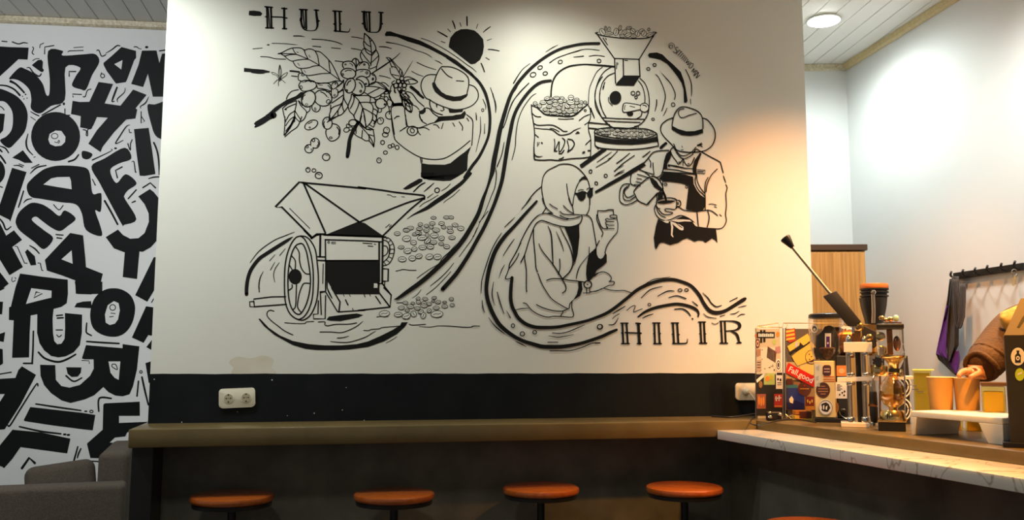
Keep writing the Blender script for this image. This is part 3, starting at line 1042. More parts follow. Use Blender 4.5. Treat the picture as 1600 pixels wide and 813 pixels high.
F 1066 540 1080 490 1110 460 1146 440 1180 490 1130 482 1090 510
L 1.5 1000 800 1010 720 1040 600 1070 530
L 1.4 924 540 936 640 950 700 980 790
L 1.2 1068 624 1100 610 1134 616
L 1.2 1176 606 1200 590 1220 594
F 1026 650 1060 650 1110 630 1150 632 1180 650 1216 590 1260 586 1250 610 1252 680 1230 714 1206 720 1180 690 1176 660 1164 660 1160 710 1130 750 1100 754 1070 730 1050 680 1026 668
L 1.5 1216 720 1214 800
L 1.7 606 576 540 630 470 710 410 800
F 1276 630 1340 594 1440 530 1600 440 1760 340 1880 270 1916 310 1800 380 1640 470 1460 570 1284 662
V 1620 240 5 1550 282 12
V 1630 310 8 1570 340 12 1520 382 14
V 1640 390 8 1580 410 12 1522 440 10
T 950 210 8
V 120 206 8 50 280 10 0 310 8
V 272 234 8 180 310 12 104 360 6
V 332 262 10 180 370 12 76 464 8
V 206 444 6 140 476 12 80 520 8
V 526 210 10 480 250 14 434 284 14
V 726 110 32 690 140 36 660 170 34
T 920 30 8
P 1.8 106 188 320 490 630 500 810 206
L 1.6 106 188 200 210 400 236 560 242 720 236 806 208
L 1.5 106 186 140 164 790 160 820 186 806 210
W 110 186 140 130 780 130 815 186 800 210 720 234 560 240 400 234 200 208
L 1.6 106 188 200 210 400 236 560 242 720 236 806 208
L 1.5 178 236 234 322
S 1.6 212 240 218 256
P 2 322 490 334 800
P 2 430 496 434 700
P 2 628 500 640 720
P 1.8 430 710 640 712
P 1.3 450 514 484 516
L 1.2 350 540 345 620
S 1.2 364 546 362 570
F 436 704 640 716 584 800 564 834 334 828 350 796
F 740 450 756 424 850 416 920 440 980 500 1060 570 1150 660 1190 770 1216 900 1234 1020 1220 1048 1190 1044 1184 880 1160 800 1110 720 1050 640 980 560 900 510 820 490 756 480
E 1.4 128 522 24 22 0
E 1.4 822 572 20 18 0
E 1.4 744 622 20 18 0
V 836 690 8 880 740 12 940 880 12 956 970 12 940 1060 12 910 1150 10
V 910 672 4 960 730 12 1020 800 12 1070 900 12 1080 960 12 1068 1006 8
V 1210 630 12 1250 710 12 1280 800 12 1286 880 12 1282 962 6
V 1270 1000 8 1274 1060 8
V 848 1006 12 846 1070 14 826 1152 6
V 976 1110 6 956 1160 10 930 1206 5
E 1.2 1054 1068 22 24 0
E 1.2 802 1250 18 14 0
B 170 160 34 46 -30
B 210 120 14 34 0
B 255 130 20 34 0
B 340 160 30 48 10
B 255 178 52 20 0
B 390 110 18 34 20
B 405 170 30 36 20
B 450 160 24 34 20
B 500 110 36 18 -10
B 550 150 34 30 40
B 490 200 44 26 -20
B 610 180 32 38 10
B 560 214 40 20 0
B 660 150 36 28 -30
B 690 180 32 36 30
B 750 130 18 20 10
B 760 196 48 26 -20
B 420 210 36 20 0
T 920 120 8
L 1.6 640 20 700 80 740 180 756 300 750 400 730 480 680 560 600 620 500 644 400 650 300 632 230 580 160 500 100 360 76 240 96 130 140 40 170 0
L 1.5 620 50 670 120 700 240 700 330
L 1.6 140 200 136 280 170 420 215 500
L 1.5 200 70 176 140
C 332 262 70 82
E 1 332 262 70 82 10
L 1.3 246 256 250 310 294 360
E 1.4 552 206 24 24 0
E 1.4 616 206 22 24 0
E 1.4 590 256 16 18 0
L 1.6 640 356 560 340 450 330 424 380 424 430 450 444 520 436 640 410
E 1.6 694 386 56 56 0
W 640 380 660 340 720 336 748 380 730 430 680 440 650 420
E 1.6 694 386 56 56 0
L 1.6 676 354 710 362 720 376
C 516 462 40 30
W 440 330 640 356 640 410 520 434 440 442
L 1.6 640 356 560 340 450 330 424 380 424 430 450 444 520 436 640 410
L 1.4 514 368 574 382
L 1.2 456 354 444 400
S 1.2 446 400 452 410
L 1.5 160 510 400 524 690 530
P 1.5 200 550 400 562 640 570
L 1.4 665 440 650 490 600 524
P 1.8 0 574 260 596
P 1.8 0 640 90 650
L 1.3 20 400 70 514
P 1.4 570 620 620 610 620 640
L 1.7 70 690 90 660 200 640 300 634 500 644 700 650 800 680 850 710
L 1.7 70 694 140 730 300 760 460 780 640 780 780 750 850 712
P 1.8 72 690 78 860 120 900
P 1.8 850 710 870 856
F 72 730 160 756 300 780 460 792 640 790 780 768 856 742 862 810 700 836 540 850 360 846 200 830 80 802
L 1.8 78 860 140 890 300 906 500 910 700 896 870 864
B 150 670 30 16 0
B 220 665 30 16 0
B 290 660 30 14 0
B 360 670 32 18 0
B 430 676 28 16 10
B 500 672 30 16 0
B 570 672 30 16 0
B 640 676 30 16 0
B 710 686 30 16 0
B 780 704 30 14 0
B 180 700 30 16 0
B 250 706 30 16 -20
B 330 712 34 18 0
B 410 722 34 18 0
B 490 726 34 18 0
B 570 728 34 18 0
B 650 722 34 18 20
B 730 716 30 16 0
B 220 732 26 10 0
B 370 748 30 12 0
B 460 756 34 12 0
B 560 758 34 12 0
B 640 750 34 12 0
B 120 690 22 12 0
L 1.7 1050 514 980 540 910 600 900 680 950 760 1020 830 1080 900 1140 930 1240 944 1360 940 1460 920 1540 860 1580 760 1570 660 1520 580 1470 530 1424 520
L 1.7 1040 610 1050 540 1080 450 1130 390 1180 376 1240 384 1340 420 1400 470 1424 540 1426 650
L 1.4 1190 400 1140 410 1120 450 1140 500 1180 510 1260 480 1346 456
F 1036 610 1120 654 1220 682 1320 680 1424 650 1430 700 1360 728 1260 740 1160 730 1100 700 1036 660
T 950 210 8
L 1.5 820 120 840 160 860 210 900 256 940 268 990 256 1050 216 1100 160
F 826 170 840 166 850 210 830 200
F 1084 180 1098 190 1090 220 1074 240 1080 200
L 1.5 1060 240 1100 186 1130 196 1160 216
L 1.6 826 150 780 200 800 260 850 330 884 372 940 310
L 1.5 850 220 890 270 940 304 1000 290 1060 250
L 1.6 940 310 970 370 1010 396 1050 360 1080 290
L 1.2 940 340 936 390
E 1 892 350 10 8 0
E 1 1006 370 8 8 0
S 1 924 145 928 165
S 1.2 914 196 940 194
V 1120 140 20 1150 130 26 1180 124 8
S 1.4 1160 140 1176 156
S 1.4 1150 120 1170 108
F 784 200 800 240 770 320 740 370 740 440 684 436 700 330 730 240
F 1150 230 1170 240 1130 340 1106 420 1108 494 1060 490 1056 420 1080 330
F 750 374 860 390 960 416 1056 424 1056 434 960 430 850 410 776 392 770 408 746 404
L 1.6 740 434 860 446 960 470 1060 488
L 1.6 690 438 660 510 610 540
P 1.8 690 474 700 470 1100 500
F 700 474 900 490 1064 530 1070 620 1110 700 1160 760 1220 800 1215 900 1180 960 1120 970 975 936 1010 640 900 610 780 594 684 592 690 580 640 560
L 1.5 1100 500 1090 600 1130 690 1180 740 1214 780
L 1.5 1108 494 1116 580 1150 660 1210 740
E 1.2 720 626 18 14 0
E 1.2 984 656 16 16 0
P 1.3 684 590 682 680
P 1.2 1116 442 1214 450 1210 492 1114 486
S 1.6 1120 466 1190 468
L 1.7 760 200 640 206 560 230 500 300 440 370 390 440
L 1.5 512 310 534 350 530 410
L 1.5 562 356 566 430 576 500
L 1.7 1166 216 1260 270 1390 340 1410 370 1440 480
V 1444 520 10 1460 570 14 1474 606 8
L 1.6 1474 630 1490 670 1474 740 1476 800 1480 900 1470 1000 1480 1080 1450 1150 1400 1180 1300 1178 1200 1170 1120 1158
L 1.5 1366 434 1300 500 1260 570 1236 640 1226 720
L 1.5 1250 540 1220 600 1210 700 1216 800 1216 950
L 1.6 520 520 460 470 390 440 320 432 296 480 280 560 290 620 350 644 400 640
L 1.5 370 500 440 520 500 540
L 1.5 360 550 420 560
L 1.5 350 590 410 604
L 1.4 330 628 380 630
L 1.5 440 460 500 480 570 500
L 1.8 520 534 440 590 330 700 340 760 380 830 450 866 496 876 540 820 600 760 660 710
L 1.8 520 534 570 524 630 560 670 620 690 680
F 520 540 560 548 610 590 640 640 690 690 700 740 680 712 640 700 580 660 540 600
V 680 690 20 700 740 26 720 800 26 730 830 20
L 1.7 270 620 220 620 180 640 150 700 144 800 160 850 220 880 300 860 370 820
L 1.6 240 650 200 690 190 760 200 810 250 830 300 810 340 780
L 1.6 270 620 250 660 210 700 210 750 250 790 320 760
T 950 300 8
F 624 20 690 -10 684 80 650 90 620 100
P 1.4 610 40 610 120
P 1.4 620 10 480 160
L 1.7 606 120 660 90 740 74 820 80 860 100
F 606 132 660 112 740 104 800 104 850 112 790 136 700 150 640 146
V 700 20 24 716 60 26 724 104 22
L 1.6 606 120 606 190 650 210
E 1.7 884 144 26 40 0
W 860 110 876 110 880 170 862 180
L 1.6 860 100 862 160 850 200
F 870 130 884 124 884 160 870 164
L 1.5 604 150 580 210 600 280 640 330 700 356 740 356 800 340 880 300 940 300 1040 350 1120 432
L 1.5 610 180 650 240 700 280 770 284 810 262 770 250 720 240 716 214 760 210 830 220 880 190 960 230 1110 246
L 1.4 606 190 620 240 660 290 720 320
L 1.7 1112 236 1120 330 1130 434
L 1.7 1246 234 1264 300 1260 370 1240 440
P 1.6 1112 240 1230 230
L 1.5 1240 226 1300 240 1370 294
L 1.2 1262 156 1300 150 1354 164
S 1.2 1330 184 1356 194
S 1.2 1396 280 1418 300
F 624 340 700 370 760 372 820 350 880 310 940 304 1040 350 1080 390 1120 434 1240 450 1350 466 1362 560 1368 640 1340 600 1300 582 1260 610 1220 636 1190 610 1130 606 1080 624 1040 600 990 578 930 600 880 634 780 664 740 650 700 632 660 636 640 650 620 690 598 724 586 690 572 570 580 540 600 430
W 684 368 720 356 760 360 756 390 726 388
F 718 362 722 358 726 366
V 620 520 10 640 450 14 664 390 10
W 780 380 790 440 786 540 814 572 818 560 806 530 816 440 800 390 770 372
W 776 366 830 384 900 410 944 440 944 476 924 482 890 470 840 430 800 396
V 850 390 5 900 430 12 930 450 8
W 790 362 840 344 880 320 930 306 870 330 850 344 940 344 1020 350 1050 372 960 368 880 378 820 366
W 1060 378 1090 390 1130 434 1100 430 1080 410
T 740 310 8
L 1.6 860 0 880 60 920 130 990 190
L 1.6 904 120 880 160 860 190
L 1.5 950 70 990 100 1048 132
L 1.5 1124 90 1160 130 1210 170 1250 190
L 1.6 1190 0 1210 50 1236 100 1250 190
L 1.5 1250 0 1244 60 1236 100
L 1.5 1450 0 1450 80 1440 150 1410 206
L 1.6 1080 164 1120 196 1200 204 1250 200 1340 208 1410 210 1450 230 1480 280 1504 400 1536 600
L 1.6 1080 214 1130 240 1200 254 1270 246 1330 230
L 1.6 860 192 940 190 1040 230 1120 260 1180 262
L 1.4 920 190 950 182 980 188
V 860 192 8 800 220 13 730 290 14 660 400 14 600 520 14 540 660 13 460 800 13 440 880 12 420 940 12 400 990 14 410 1010 12 470 1000 10
L 1.8 590 800 640 700 690 540 740 400 780 320 840 280 900 290 1000 326 1100 350 1200 358 1280 340 1330 310 1356 250 1350 210
F 1136 360 1220 360 1320 320 1324 480 1300 700 1264 826 1250 760 1230 600 1180 460
V 720 0 6 640 90 12 596 140 6
V 516 238 6 450 300 12 388 360 8
V 350 432 8 280 540 12 220 660 12 170 800 14 110 1000 12 100 1080 12 94 1190 6
V 508 510 8 450 590 12 370 716 7
L 1.5 566 690 540 750 490 820 440 880
L 1.7 750 380 750 500 770 720 780 860 800 920
L 1.7 640 700 640 760 660 900 660 1100 664 1170
V 816 566 8 860 660 12 980 810 14 1060 930 16 1110 1010 16
V 930 344 7 970 450 16 984 640 18 994 840 12
V 1034 416 6 1080 520 12 1110 600 10 1126 660 6
V 1076 350 8 1120 440 12 1200 600 12 1240 740 18 1240 830 20 1200 920 16 1110 1010 16
V 1250 840 4 1270 780 8 1280 730 10
L 1.3 1446 610 1444 700
V 1536 616 6 1450 700 8 1340 830 10 1300 920 14 1284 1000 12
F 1536 612 1540 700 1560 744 1590 760 1620 740 1650 680 1664 710 1664 800 1620 840 1540 900 1500 980 1450 1036 1420 1030 1406 950 1410 850 1440 700
T 740 380 8
L 1.6 590 0 500 170 450 260 440 330
V 388 270 6 350 340 12 316 440 5
V 250 486 8 232 640 14 264 780 6
V 296 612 10 330 740 14 380 884 8
V 412 846 6 460 936 14
V 108 716 8 116 800 14 136 870 8
V 188 930 6 260 1030 14 340 1100 14 390 1138 6
V 522 1230 6 590 1260 14 660 1296 5
L 1.6 1076 200 1080 310 1060 390
L 1.7 914 466 980 446 1100 448 1200 466 1300 476 1400 490
L 1.7 1104 450 1150 530 1150 590 1110 626
F 1306 474 1350 480 1362 580 1330 660 1244 716 1290 640 1310 560
L 1.5 1244 716 1204 760 1196 810 1180 824
L 1.5 1230 740 1228 800 1244 920 1090 918 1000 916 920 926 820 896 740 850 700 810 660 760 620 748
L 1.5 806 380 850 500 900 590 980 700 1100 780 1180 824
L 1.6 786 770 870 810 1000 846 1110 850 1170 826
L 1.5 1120 856 1090 910
V 522 836 8 600 820 12 690 814 6
E 1.8 1428 518 48 46 0
S 2 1422 518 1428 518
P 1.5 1410 560 1416 624 1452 624 1452 560
P 1.3 1370 624 1450 624
L 1.4 1500 416 1540 380 1600 360
L 1.4 1452 610 1540 600 1600 570
T 880 370 8.133
L 1.4 400 500 450 460 510 448 570 470 612 520 600 560 580 570 640 570 650 590 630 616 580 620 500 660 420 690 345 704
L 1.3 520 656 590 676 680 686 770 684 860 712
L 1.5 460 50 420 130 410 200 440 280
L 1.5 640 0 590 60 550 130 530 210
T 880 310 13.333
V 720 256 20 860 262 24 960 240 26 1050 240 20
L 1.7 1040 240 1050 340
L 1.6 720 260 720 380 750 480 790 580 840 630 920 630 920 600
L 1.4 700 340 700 440 750 560 810 680 830 720 800 800
L 1.4 970 370 1000 350 1100 350 1120 390 1120 430 1140 540 1130 680 1100 740 1040 800
L 1.3 970 370 1000 400 1060 410 1110 410
L 1.3 880 440 920 420 960 440 1080 420
L 1.3 880 440 920 480 1060 488
L 1.3 920 480 880 510 900 540 960 560 1060 560
L 1.3 900 540 920 620 1060 634
T 740 460 8
E 1.4 492 394 20 24 0
E 1.4 610 496 28 26 0
E 1.4 764 476 24 22 0
V 984 484 10 1080 490 12 1180 470 12 1300 420 12 1390 384 5
V 936 520 6 1050 538 12 1150 524 10 1250 504 6
S 1.4 928 600 1054 600
L 1.4 954 708 1060 708 1200 706 1360 664 1480 614 1580 606
L 1.2 -20 400 70 398
E 1.5 1580 408 34 30 -20
T 930 425 6.4
V 480 134 4 580 76 8 680 62 8 750 50 5
V 460 262 8 550 180 12 670 146 6
V 626 244 8 720 194 12 790 192 8
V 736 258 8 820 240 12 908 268 12
E 1.4 850 184 20 14 0
E 1.4 914 182 18 14 0
V 972 296 8 1024 338 12
V 430 450 16 500 400 26 600 360 30 720 334 30 820 322 30 920 338 30 1000 370 30 1034 410 20 1030 448 14
V 474 464 8 520 440 12 578 422 8
V 796 374 12 870 370 14 920 396 14 954 440 10
S 2 970 468 978 472
V 1076 210 6 1130 264 12 1160 310 12 1210 348 12 1264 336 8
V 1346 296 8 1420 260 12
V 1430 356 5 1480 344 9 1512 338 6
V 1350 422 6 1400 416 10 1440 392 6
V 1420 452 5 1460 426 10 1498 424 6
V 1084 420 6 1130 452 10 1214 464 6
V 1250 446 8 1296 432 8
L 1.2 1166 512 1200 524 1232 510
V 178 418 8 240 380 12 300 344 8
L 1.2 316 386 360 350 400 340 384 400 420 390 470 370
E 1.2 542 328 14 14 -20
L 1.2 174 468 200 444 240 420
V 138 530 8 190 524 12 232 460 6
E 1.4 46 548 24 22 0
L 1.2 0 716 50 712
P 2.2 256 514 328 514
P 2.4 408 514 452 518
P 2.2 264 718 340 718
P 2.2 422 718 460 718
P 3.2 272 520 282 716
P 3 314 520 326 716
P 4.4 432 520 442 716
P 2.4 300 608 460 614
F 254 612 276 596 276 626
F 318 600 336 614 318 626
F 442 600 462 614 444 628
P 2.2 576 512 648 512
P 2.2 586 718 662 718
P 3.2 592 516 598 716
P 3.2 634 516 646 716
F 576 620 594 606 594 632
F 642 602 662 618 644 632
P 2.2 762 512 832 512
P 3.2 778 516 788 712
P 3.2 820 516 832 712
V 776 716 14 900 716 14 920 700 10 924 670 6
F 762 624 782 610 784 636
F 828 614 850 628 832 640
P 2.2 1034 502 1102 502
P 2.2 1044 714 1116 714
P 3.2 1052 506 1062 712
P 3.2 1088 506 1098 712
F 1036 620 1056 606 1056 632
F 1094 604 1114 622 1096 634
P 3.2 1258 496 1270 710
P 3 1296 496 1306 710
P 2.2 1248 714 1324 714
V 1246 494 12 1340 492 12 1400 498 20 1440 520 30 1442 556 30 1400 584 16 1310 592 12
V 1360 594 10 1410 620 26 1430 660 26 1440 700 20 1458 708 12
P 2 1416 712 1460 710
F 1246 592 1264 578 1264 608
T 1035 58 11.61
T 0 0 1
V 936 68 4.5 922 68 4.2 907 69 4.2 892 72 4.2 877 76 4.3 862 83 4.4 845 94 4.5 830 106.5 4.8 818 119 5 807 133 5.2 797 151 5.5 788 179 6 781.5 203 6.8 777 227 7 772.5 249 7.5 769.5 268 7 766 280 5 761 295 4 755 311 5.6 747 335 6.5 732 362 7 722 377 7.2 707 395 7 685 417 7 660 439 7 635 457 6 622 466 4 616 468 1
V 860.5 126 4 847 128 4.5 835 135 4.8 821 150 5 808.5 169 5.2 802 185 5.5 798.5 201 5.8 794.5 222 6 790.5 246 6 787 268 6 784 284 6 777.5 305 6 770 325 5.6 757.5 353 5.8 745 376 5.8 732 399 6 715 425 6.4 705 437 6.6 691.5 452 6.4
V 838.7 314.5 3.5 820 335 4.6 805 352 5 787.5 371 6 775 390 6.4 767 411 6.6 762.5 430 6.2 760 450 6 761.5 466 6 765 478 6.4 771 492 6.4 781 508 6.6 797.5 522 6 815 532 5.6 837 539 6 850 542 6.4 877 542 6 902 538 5.2 920 533 5 940 526 5 953 520 5 963.5 515.5 3.8
V 800 434 5 798.5 450 5.4 798 466 5.6 800 478 5.6 804 487 5.6 810 497 5.6 821 506 5.6 835 511 5.4 852 512 5.4 872 511 4.8 890 507.5 4.6 915 502 4.4 930 497 4.6 946 490.5 5 961 481 5 980 466 5 996 453 5.2 1014 444 5.4 1030 439 5 1049 437 5.4 1064 440 5 1080 447 5 1092.5 461 5.4 1099 473 5.4 1108 485 6 1119 489 6.2 1133 486 5.4 1149 476.5 5.4 1161 469 6 1164.5 467 4.5
V 788 222 1 784 242 1.6 777 260 2
V 774 262 .8 776 272 1.3 773.5 292 1.5 768 306 1.4 757 334 1.2 751 345 1 743 364 1 738 370 .6
V 798 150 .8 806 140 .8 811 130 .8
L 1.4 786 199 789 194 795 174 801 159 812 145 826 130
T 1035 58 11.61
L .9 165 215 130 190 135 150 180 150 175 200
L .7 215 190 210 130 160 105 115 140 125 200
L 1.1 285 185 250 190 240 220 265 250 235 290 195 262
L 1.1 250 305 300 245 320 235
L 1.1 285 330 345 265
L .9 320 255 360 270
L 1 315 355 375 295
L 1 345 390 400 320
L 1 370 415 425 345
L 1 395 440 445 370
L 1 465 400 430 470 480 435 455 505 515 455
E 1 520 520 28 52 40
L 1.1 530 630 575 570 565 640 610 600
L 1 565 705 625 610 640 650
L 1.1 575 700 660 640 610 745 680 690'''
LETTERS = '''
T 0 60 6.254
F -60 75 100 85 280 90 270 208 180 204 120 260 0 370 -60 420
G 88 396 140 330 196 284 240 296 310 330 370 380 420 450 450 548 480 546 486 400 470 124 612 122 612 168 812 156 930 154 970 230 900 360 840 500 790 498 704 462 740 370 784 286 640 284 634 600 500 660 390 734 304 688 306 600 290 510 240 450 180 410 130 398
F 310 262 370 212 404 208 420 230 416 290 430 310 418 330 400 328 360 300
V 262 288 8 290 288 12 330 340 14 380 370 16 404 346 12
L 1.2 320 218 350 200 384 198
L 1.6 318 84 328 100 314 140 330 158
P 1.4 388 92 392 62 426 46
P 1.7 436 152 438 84 526 70
V 120 34 12 180 54 12 230 42 12 270 48 8
P 1.8 20 28 68 32
P 1.5 664 132 676 122 812 118
P 1.2 720 90 812 84
P 2 676 370 676 324 740 324
P 1.6 714 574 710 544 796 548
P 1.8 634 690 634 750 682 752
C 624 640 12 14
V 410 750 12 500 700 14 590 650 14
L 1.6 440 768 470 742 530 740 554 728
V 300 716 8 340 740 12 380 758 12
L 1.3 300 768 348 800
V 0 458 14 70 466 16 140 500 18 194 556 20
V 104 420 26 150 444 20 200 490 20 236 530 18
C 250 548 8 8
C 220 566 6 6
C 264 584 6 6
C 234 592 6 6
G -60 490 0 492 80 520 170 570 240 650 270 740 262 840 236 920 160 1010 84 1072 0 1000 60 960 110 900 126 820 120 720 80 650 30 614 -60 606
L 1.6 0 664 20 676 40 700
F -60 730 48 738 40 812 30 900 -60 1000
T 130 60 6.254
L 1.8 134 118 154 118 180 174 220 160
V 220 146 6 280 110 12 330 72 14 360 74 10
F 374 84 516 122 518 190 500 210 430 400 416 428 320 442 230 320 200 262 198 240 280 170
W 304 252 384 212 372 304
L 1.5 180 336 170 366 186 386 208 374 200 350 174 350
V 496 84 8 520 82 10 548 100 8 568 102 6
C 620 86 16 12
P 2 746 122 812 112
F 574 120 716 118 744 240 770 150 860 140 860 570 680 570 632 346 586 476 468 446 540 260
F -34 622 60 620 150 426 292 446 210 636 364 658 488 500 620 552 512 684 528 696 510 784 420 794 300 920 190 1060 170 1112 50 1030 132 900 240 776 134 770 100 850 72 890 -30 870 -24 760 -120 740 -104 610
V 330 480 18 300 560 20 282 616 14 306 614 8
V 410 486 6 400 530 10 336 590 12 336 622 6
L 1.6 0 570 20 568 40 510 76 496
V 640 570 5 610 630 14 560 666 10 564 684 6
G 626 660 700 646 860 632 860 996 750 980 700 940 670 860
P 1.6 566 716 566 830 600 810 566 760
T 0 190 6.254
C 543 146 240 240
W 544 88 600 92 640 150 636 200 600 236 540 242 490 222 472 176 486 120
E 1.3 534 142 32 26 0
L 1.2 534 200 560 206 574 184 582 196 570 214
V 274 120 8 256 200 18 270 270 16 320 326 10
S 1.2 330 350 346 344
F 118 354 224 280 320 404 240 404 180 374
V 134 430 8 180 430 12 220 446 12
V 186 414 8 232 432 10
V 308 456 10 380 420 12
V 296 508 8 360 450 16 450 430 12
V 670 392 18 730 370 18 768 324 14
F 118 452 260 494 100 980 90 960 -30 900 -24 880
V 0 240 10 50 260 16 84 306 12
V 0 276 18 20 296 14
V 0 330 16 30 370 20 54 408 16
C -60 490 110 130
P 1.8 0 636 24 644
G 440 462 540 434 660 430 780 440 850 460 880 520 904 700 965 700 992 716 984 880 930 870 980 1020 990 1120 840 1060 800 900 740 810 600 790 400 756 310 740 270 690 264 620 310 560 380 500
W 424 616 500 556 560 544 680 542 694 580 700 662 560 640
V 230 680 14 190 812 16
V 230 796 6 260 766 14 310 754 8
T 130 190 6.254
L 1.7 0 48 84 60 44 80 44 134 30 134 30 90 0 80
G -10 290 50 296 90 320 70 356 30 370 -10 350
V 456 34 6 420 50 12 360 140 14 316 216 12 390 184 8
C 316 262 14 10
V 274 270 8 270 290 8 90 376 14
P 1.6 448 76 452 106 470 108
L 1.8 436 216 460 282 462 220 478 178
G 80 440 210 360 406 256 470 362 350 410 264 476 324 602 416 514 522 602 440 670 404 720 410 760 520 955 400 1010 380 1010 250 770 160 600
P 2.2 380 444 316 478 334 550
V 90 564 10 118 622 12
V 476 394 6 496 394 10 510 490 12 520 492 6
F 496 74 640 62 670 260 706 514 600 532 552 530 520 300
V 690 206 18 720 280 18 738 380 18 744 520 14
V 640 558 10 690 544 14 760 540 12
P 2.4 584 646 656 600 706 648
V 440 754 14 518 668 14
V 478 792 12 508 778 14
V 210 776 20 270 880 20 336 1005 18
F 538 732 652 660 690 690 730 740 790 800 790 1060 728 1155 660 1230 580 1275 550 1270 526 1540 386 1520 406 1280 300 1240 220 1130 340 1056 390 1110 460 1146 540 1140 600 1090 642 980 640 900 600 810
T 0 320 6.254
L 1.6 524 0 576 50 616 8
G 154 150 190 70 270 0 330 -20 420 0 500 50 580 110 634 56 740 134 660 210 600 254 550 250 480 210 400 150 350 116 310 140 340 180 430 250 520 330 430 434 330 360 200 260 160 200
V 0 140 14 30 180 18 60 244 16 108 214 10
F -60 60 60 302 136 250 216 344 120 414 224 610 92 690 0 540 -60 440
P 1.5 150 408 168 408 240 572 264 572
V 290 400 10 340 430 16 384 478 12
F 244 462 268 436 340 504 354 590 300 594
P 1.6 372 570 394 572 408 640 420 644
P 2 548 292 616 298
P 2 556 324 604 330
F 686 276 812 300 834 520 840 610 905 636 1005 676 970 820 915 810 905 870 740 870 734 740 600 690 458 644 438 540
W 600 534 700 446 710 578
F -60 640 0 660 86 772 0 840 -60 840
L 1.2 120 710 114 740 130 752 150 740
S 1.5 148 714 154 724
V 188 0 14 180 26 12
T 0 450 6.254
F 196 -140 420 -108 662 -80 664 60 652 150 600 186 524 206 514 300 518 440 530 520 560 552 600 546 630 500 636 400 634 246 802 262 800 440 780 560 720 630 640 670 570 680 500 666 430 610 386 540 362 440 364 258 300 270 290 450 284 680 118 684 134 318 86 314 88 190 106 184 150 0
W 306 4 504 28 502 96 400 120 254 158
P 2 354 40 330 98 414 56 354 40
P 2.2 552 272 610 266
P 2.4 560 296 618 292
P 1.8 548 412 610 412
L 1.6 554 460 576 480 600 462
V 326 424 16 322 600 18 314 740 18
V 230 738 16 318 738 16
V 376 630 18 440 690 20 560 724 20 650 700 20 740 650 16
F -60 132 30 136 20 260 -60 256
F -60 470 50 432 36 530 -60 510
F -60 580 26 600 30 740 0 760 -60 760
V 0 24 10 40 4 10
F 392 752 540 756 546 900 600 960 680 976 780 950 860 860 876 720 800 690 840 560 1198 590 1198 550 1362 572 1338 800 1300 960 1266 1040 1200 1060 1130 1054 1060 1020 1010 970 920 1050 830 1090 690 1126 600 1100 500 1030 430 950 396 860
W 728 700 914 700 916 790 880 860 780 950 720 964 700 970 760 900 800 800 800 730
W 1060 720 1176 720 1160 900 1120 880 1080 830
P 1.4 800 710 870 714 872 740
L 1.5 1096 748 1130 750 1146 800 1096 772 1096 748
F 646 776 796 778 790 830 760 868 700 872 660 840
V 646 860 18 700 906 16 740 912 16 800 880 14
F 740 0 900 60 1000 60 1000 -60 730 -60
F 726 190 750 150 812 134 890 130 900 200
T 130 450 6.254
G 290 4 380 18 460 70 500 150 506 230 480 340 420 430 340 474 240 474 150 440 90 380 68 280 80 180 120 90 200 24
W 300 130 346 150 358 220 340 310 310 350 260 364 220 340 212 260 240 170
E 1.5 288 192 28 28 0
P 1.4 272 248 312 252
P 1.4 258 284 294 280
V 34 344 14 30 400 16 34 440 16 80 466 14
V 34 524 16 200 536 18 350 544 16
F 508 72 690 -300 780 -300 780 0 690 30 626 136
F 614 180 780 204 780 430 664 468 636 462 590 538 476 486
P 1.6 668 142 730 40
F 616 580 740 420 740 620 660 604
F 608 736 720 700 720 930 640 930
E 1.5 564 822 12 12 0
F -60 60 84 64 90 0 160 4 160 -60 -60 -60
T 0 580 6.254
F -60 80 150 68 180 -10 214 -46 352 38 200 330 46 570 0 574 -60 580
W -60 226 46 226 0 300 -60 380
V 0 30 12 110 12 12
V 370 146 14 350 136 14 200 370 16 100 530 16 76 530 14
V 350 322 14 560 354 18 790 386 14
F 296 352 812 410 932 430 906 580 812 570 500 530 240 490 232 480
V 190 544 16 400 590 18 594 614 16
S 3 624 620 640 620
S 3 660 626 676 624
F 122 574 400 600 688 662 656 806 200 744 120 860 40 950 -60 880 -60 800
V 760 740 14 730 850 18 720 880 14
V 790 760 14 766 812 16 756 850 12
V 0 920 10 8 930 8
P 4 214 950 285 850 340 900
T 130 580 6.254
V 16 394 12 34 394 14
E 1.5 80 396 16 12 0
F 144 400 148 290 152 270
V 152 394 16 158 266 18 274 268 16
V 540 100 16 526 246 16
V 574 60 18 600 180 20 636 330 16
F 196 330 210 316 552 300 554 438 350 438 350 508 700 494 700 550 560 560 430 600 410 640 310 650 258 700 330 704 400 712 400 860 70 850 36 710 190 574
V 60 880 12 240 890 14
'''
# ------------------------------------------------------------------ large structure
H_CEIL, H_TOP, H_MAR = 3.016, 0.932, 0.892
xl = ony(231, 663).x; xr = ony(1267, 400).x
def vcol(p): return Vector((p[0], p[1]))
# wall with the mural (a thick partition), black band and grey plaster foot
wm = MB().box((xl, 0.0, 0.0), (xr, 0.16, H_CEIL + .02)).build('wall_back', M['wall']); tag(wm, kind='structure')
zb1 = ony(700, 584).z
lw_ = MB().box((xl, -0.012, 0.0), (xr - .02, -0.001, H_TOP - 0.075)).build('wall_lower', M['plaster']); tag(lw_, kind='structure')
bd = bmesh.new(); N = 60
top = []; 
for i in range(N + 1):
    x = xl + (xr - xl) * i / N; top.append(bd.verts.new((x, -0.0012, zb1 + 0.0007 * math.sin(i * 0.9) + 0.0006 * math.sin(i * 2.3))))
bot = [bd.verts.new((xl + (xr - xl) * i / N, -0.0012, H_TOP - 0.004)) for i in range(N + 1)]
for i in range(N): bd.faces.new((bot[i], bot[i + 1], top[i + 1], top[i]))
me = bpy.data.meshes.new('painted_band'); bd.to_mesh(me); bd.free(); me.materials.append(M['band'])
o = bpy.data.objects.new('painted_band', me); C.objects.link(o); o.parent = wm
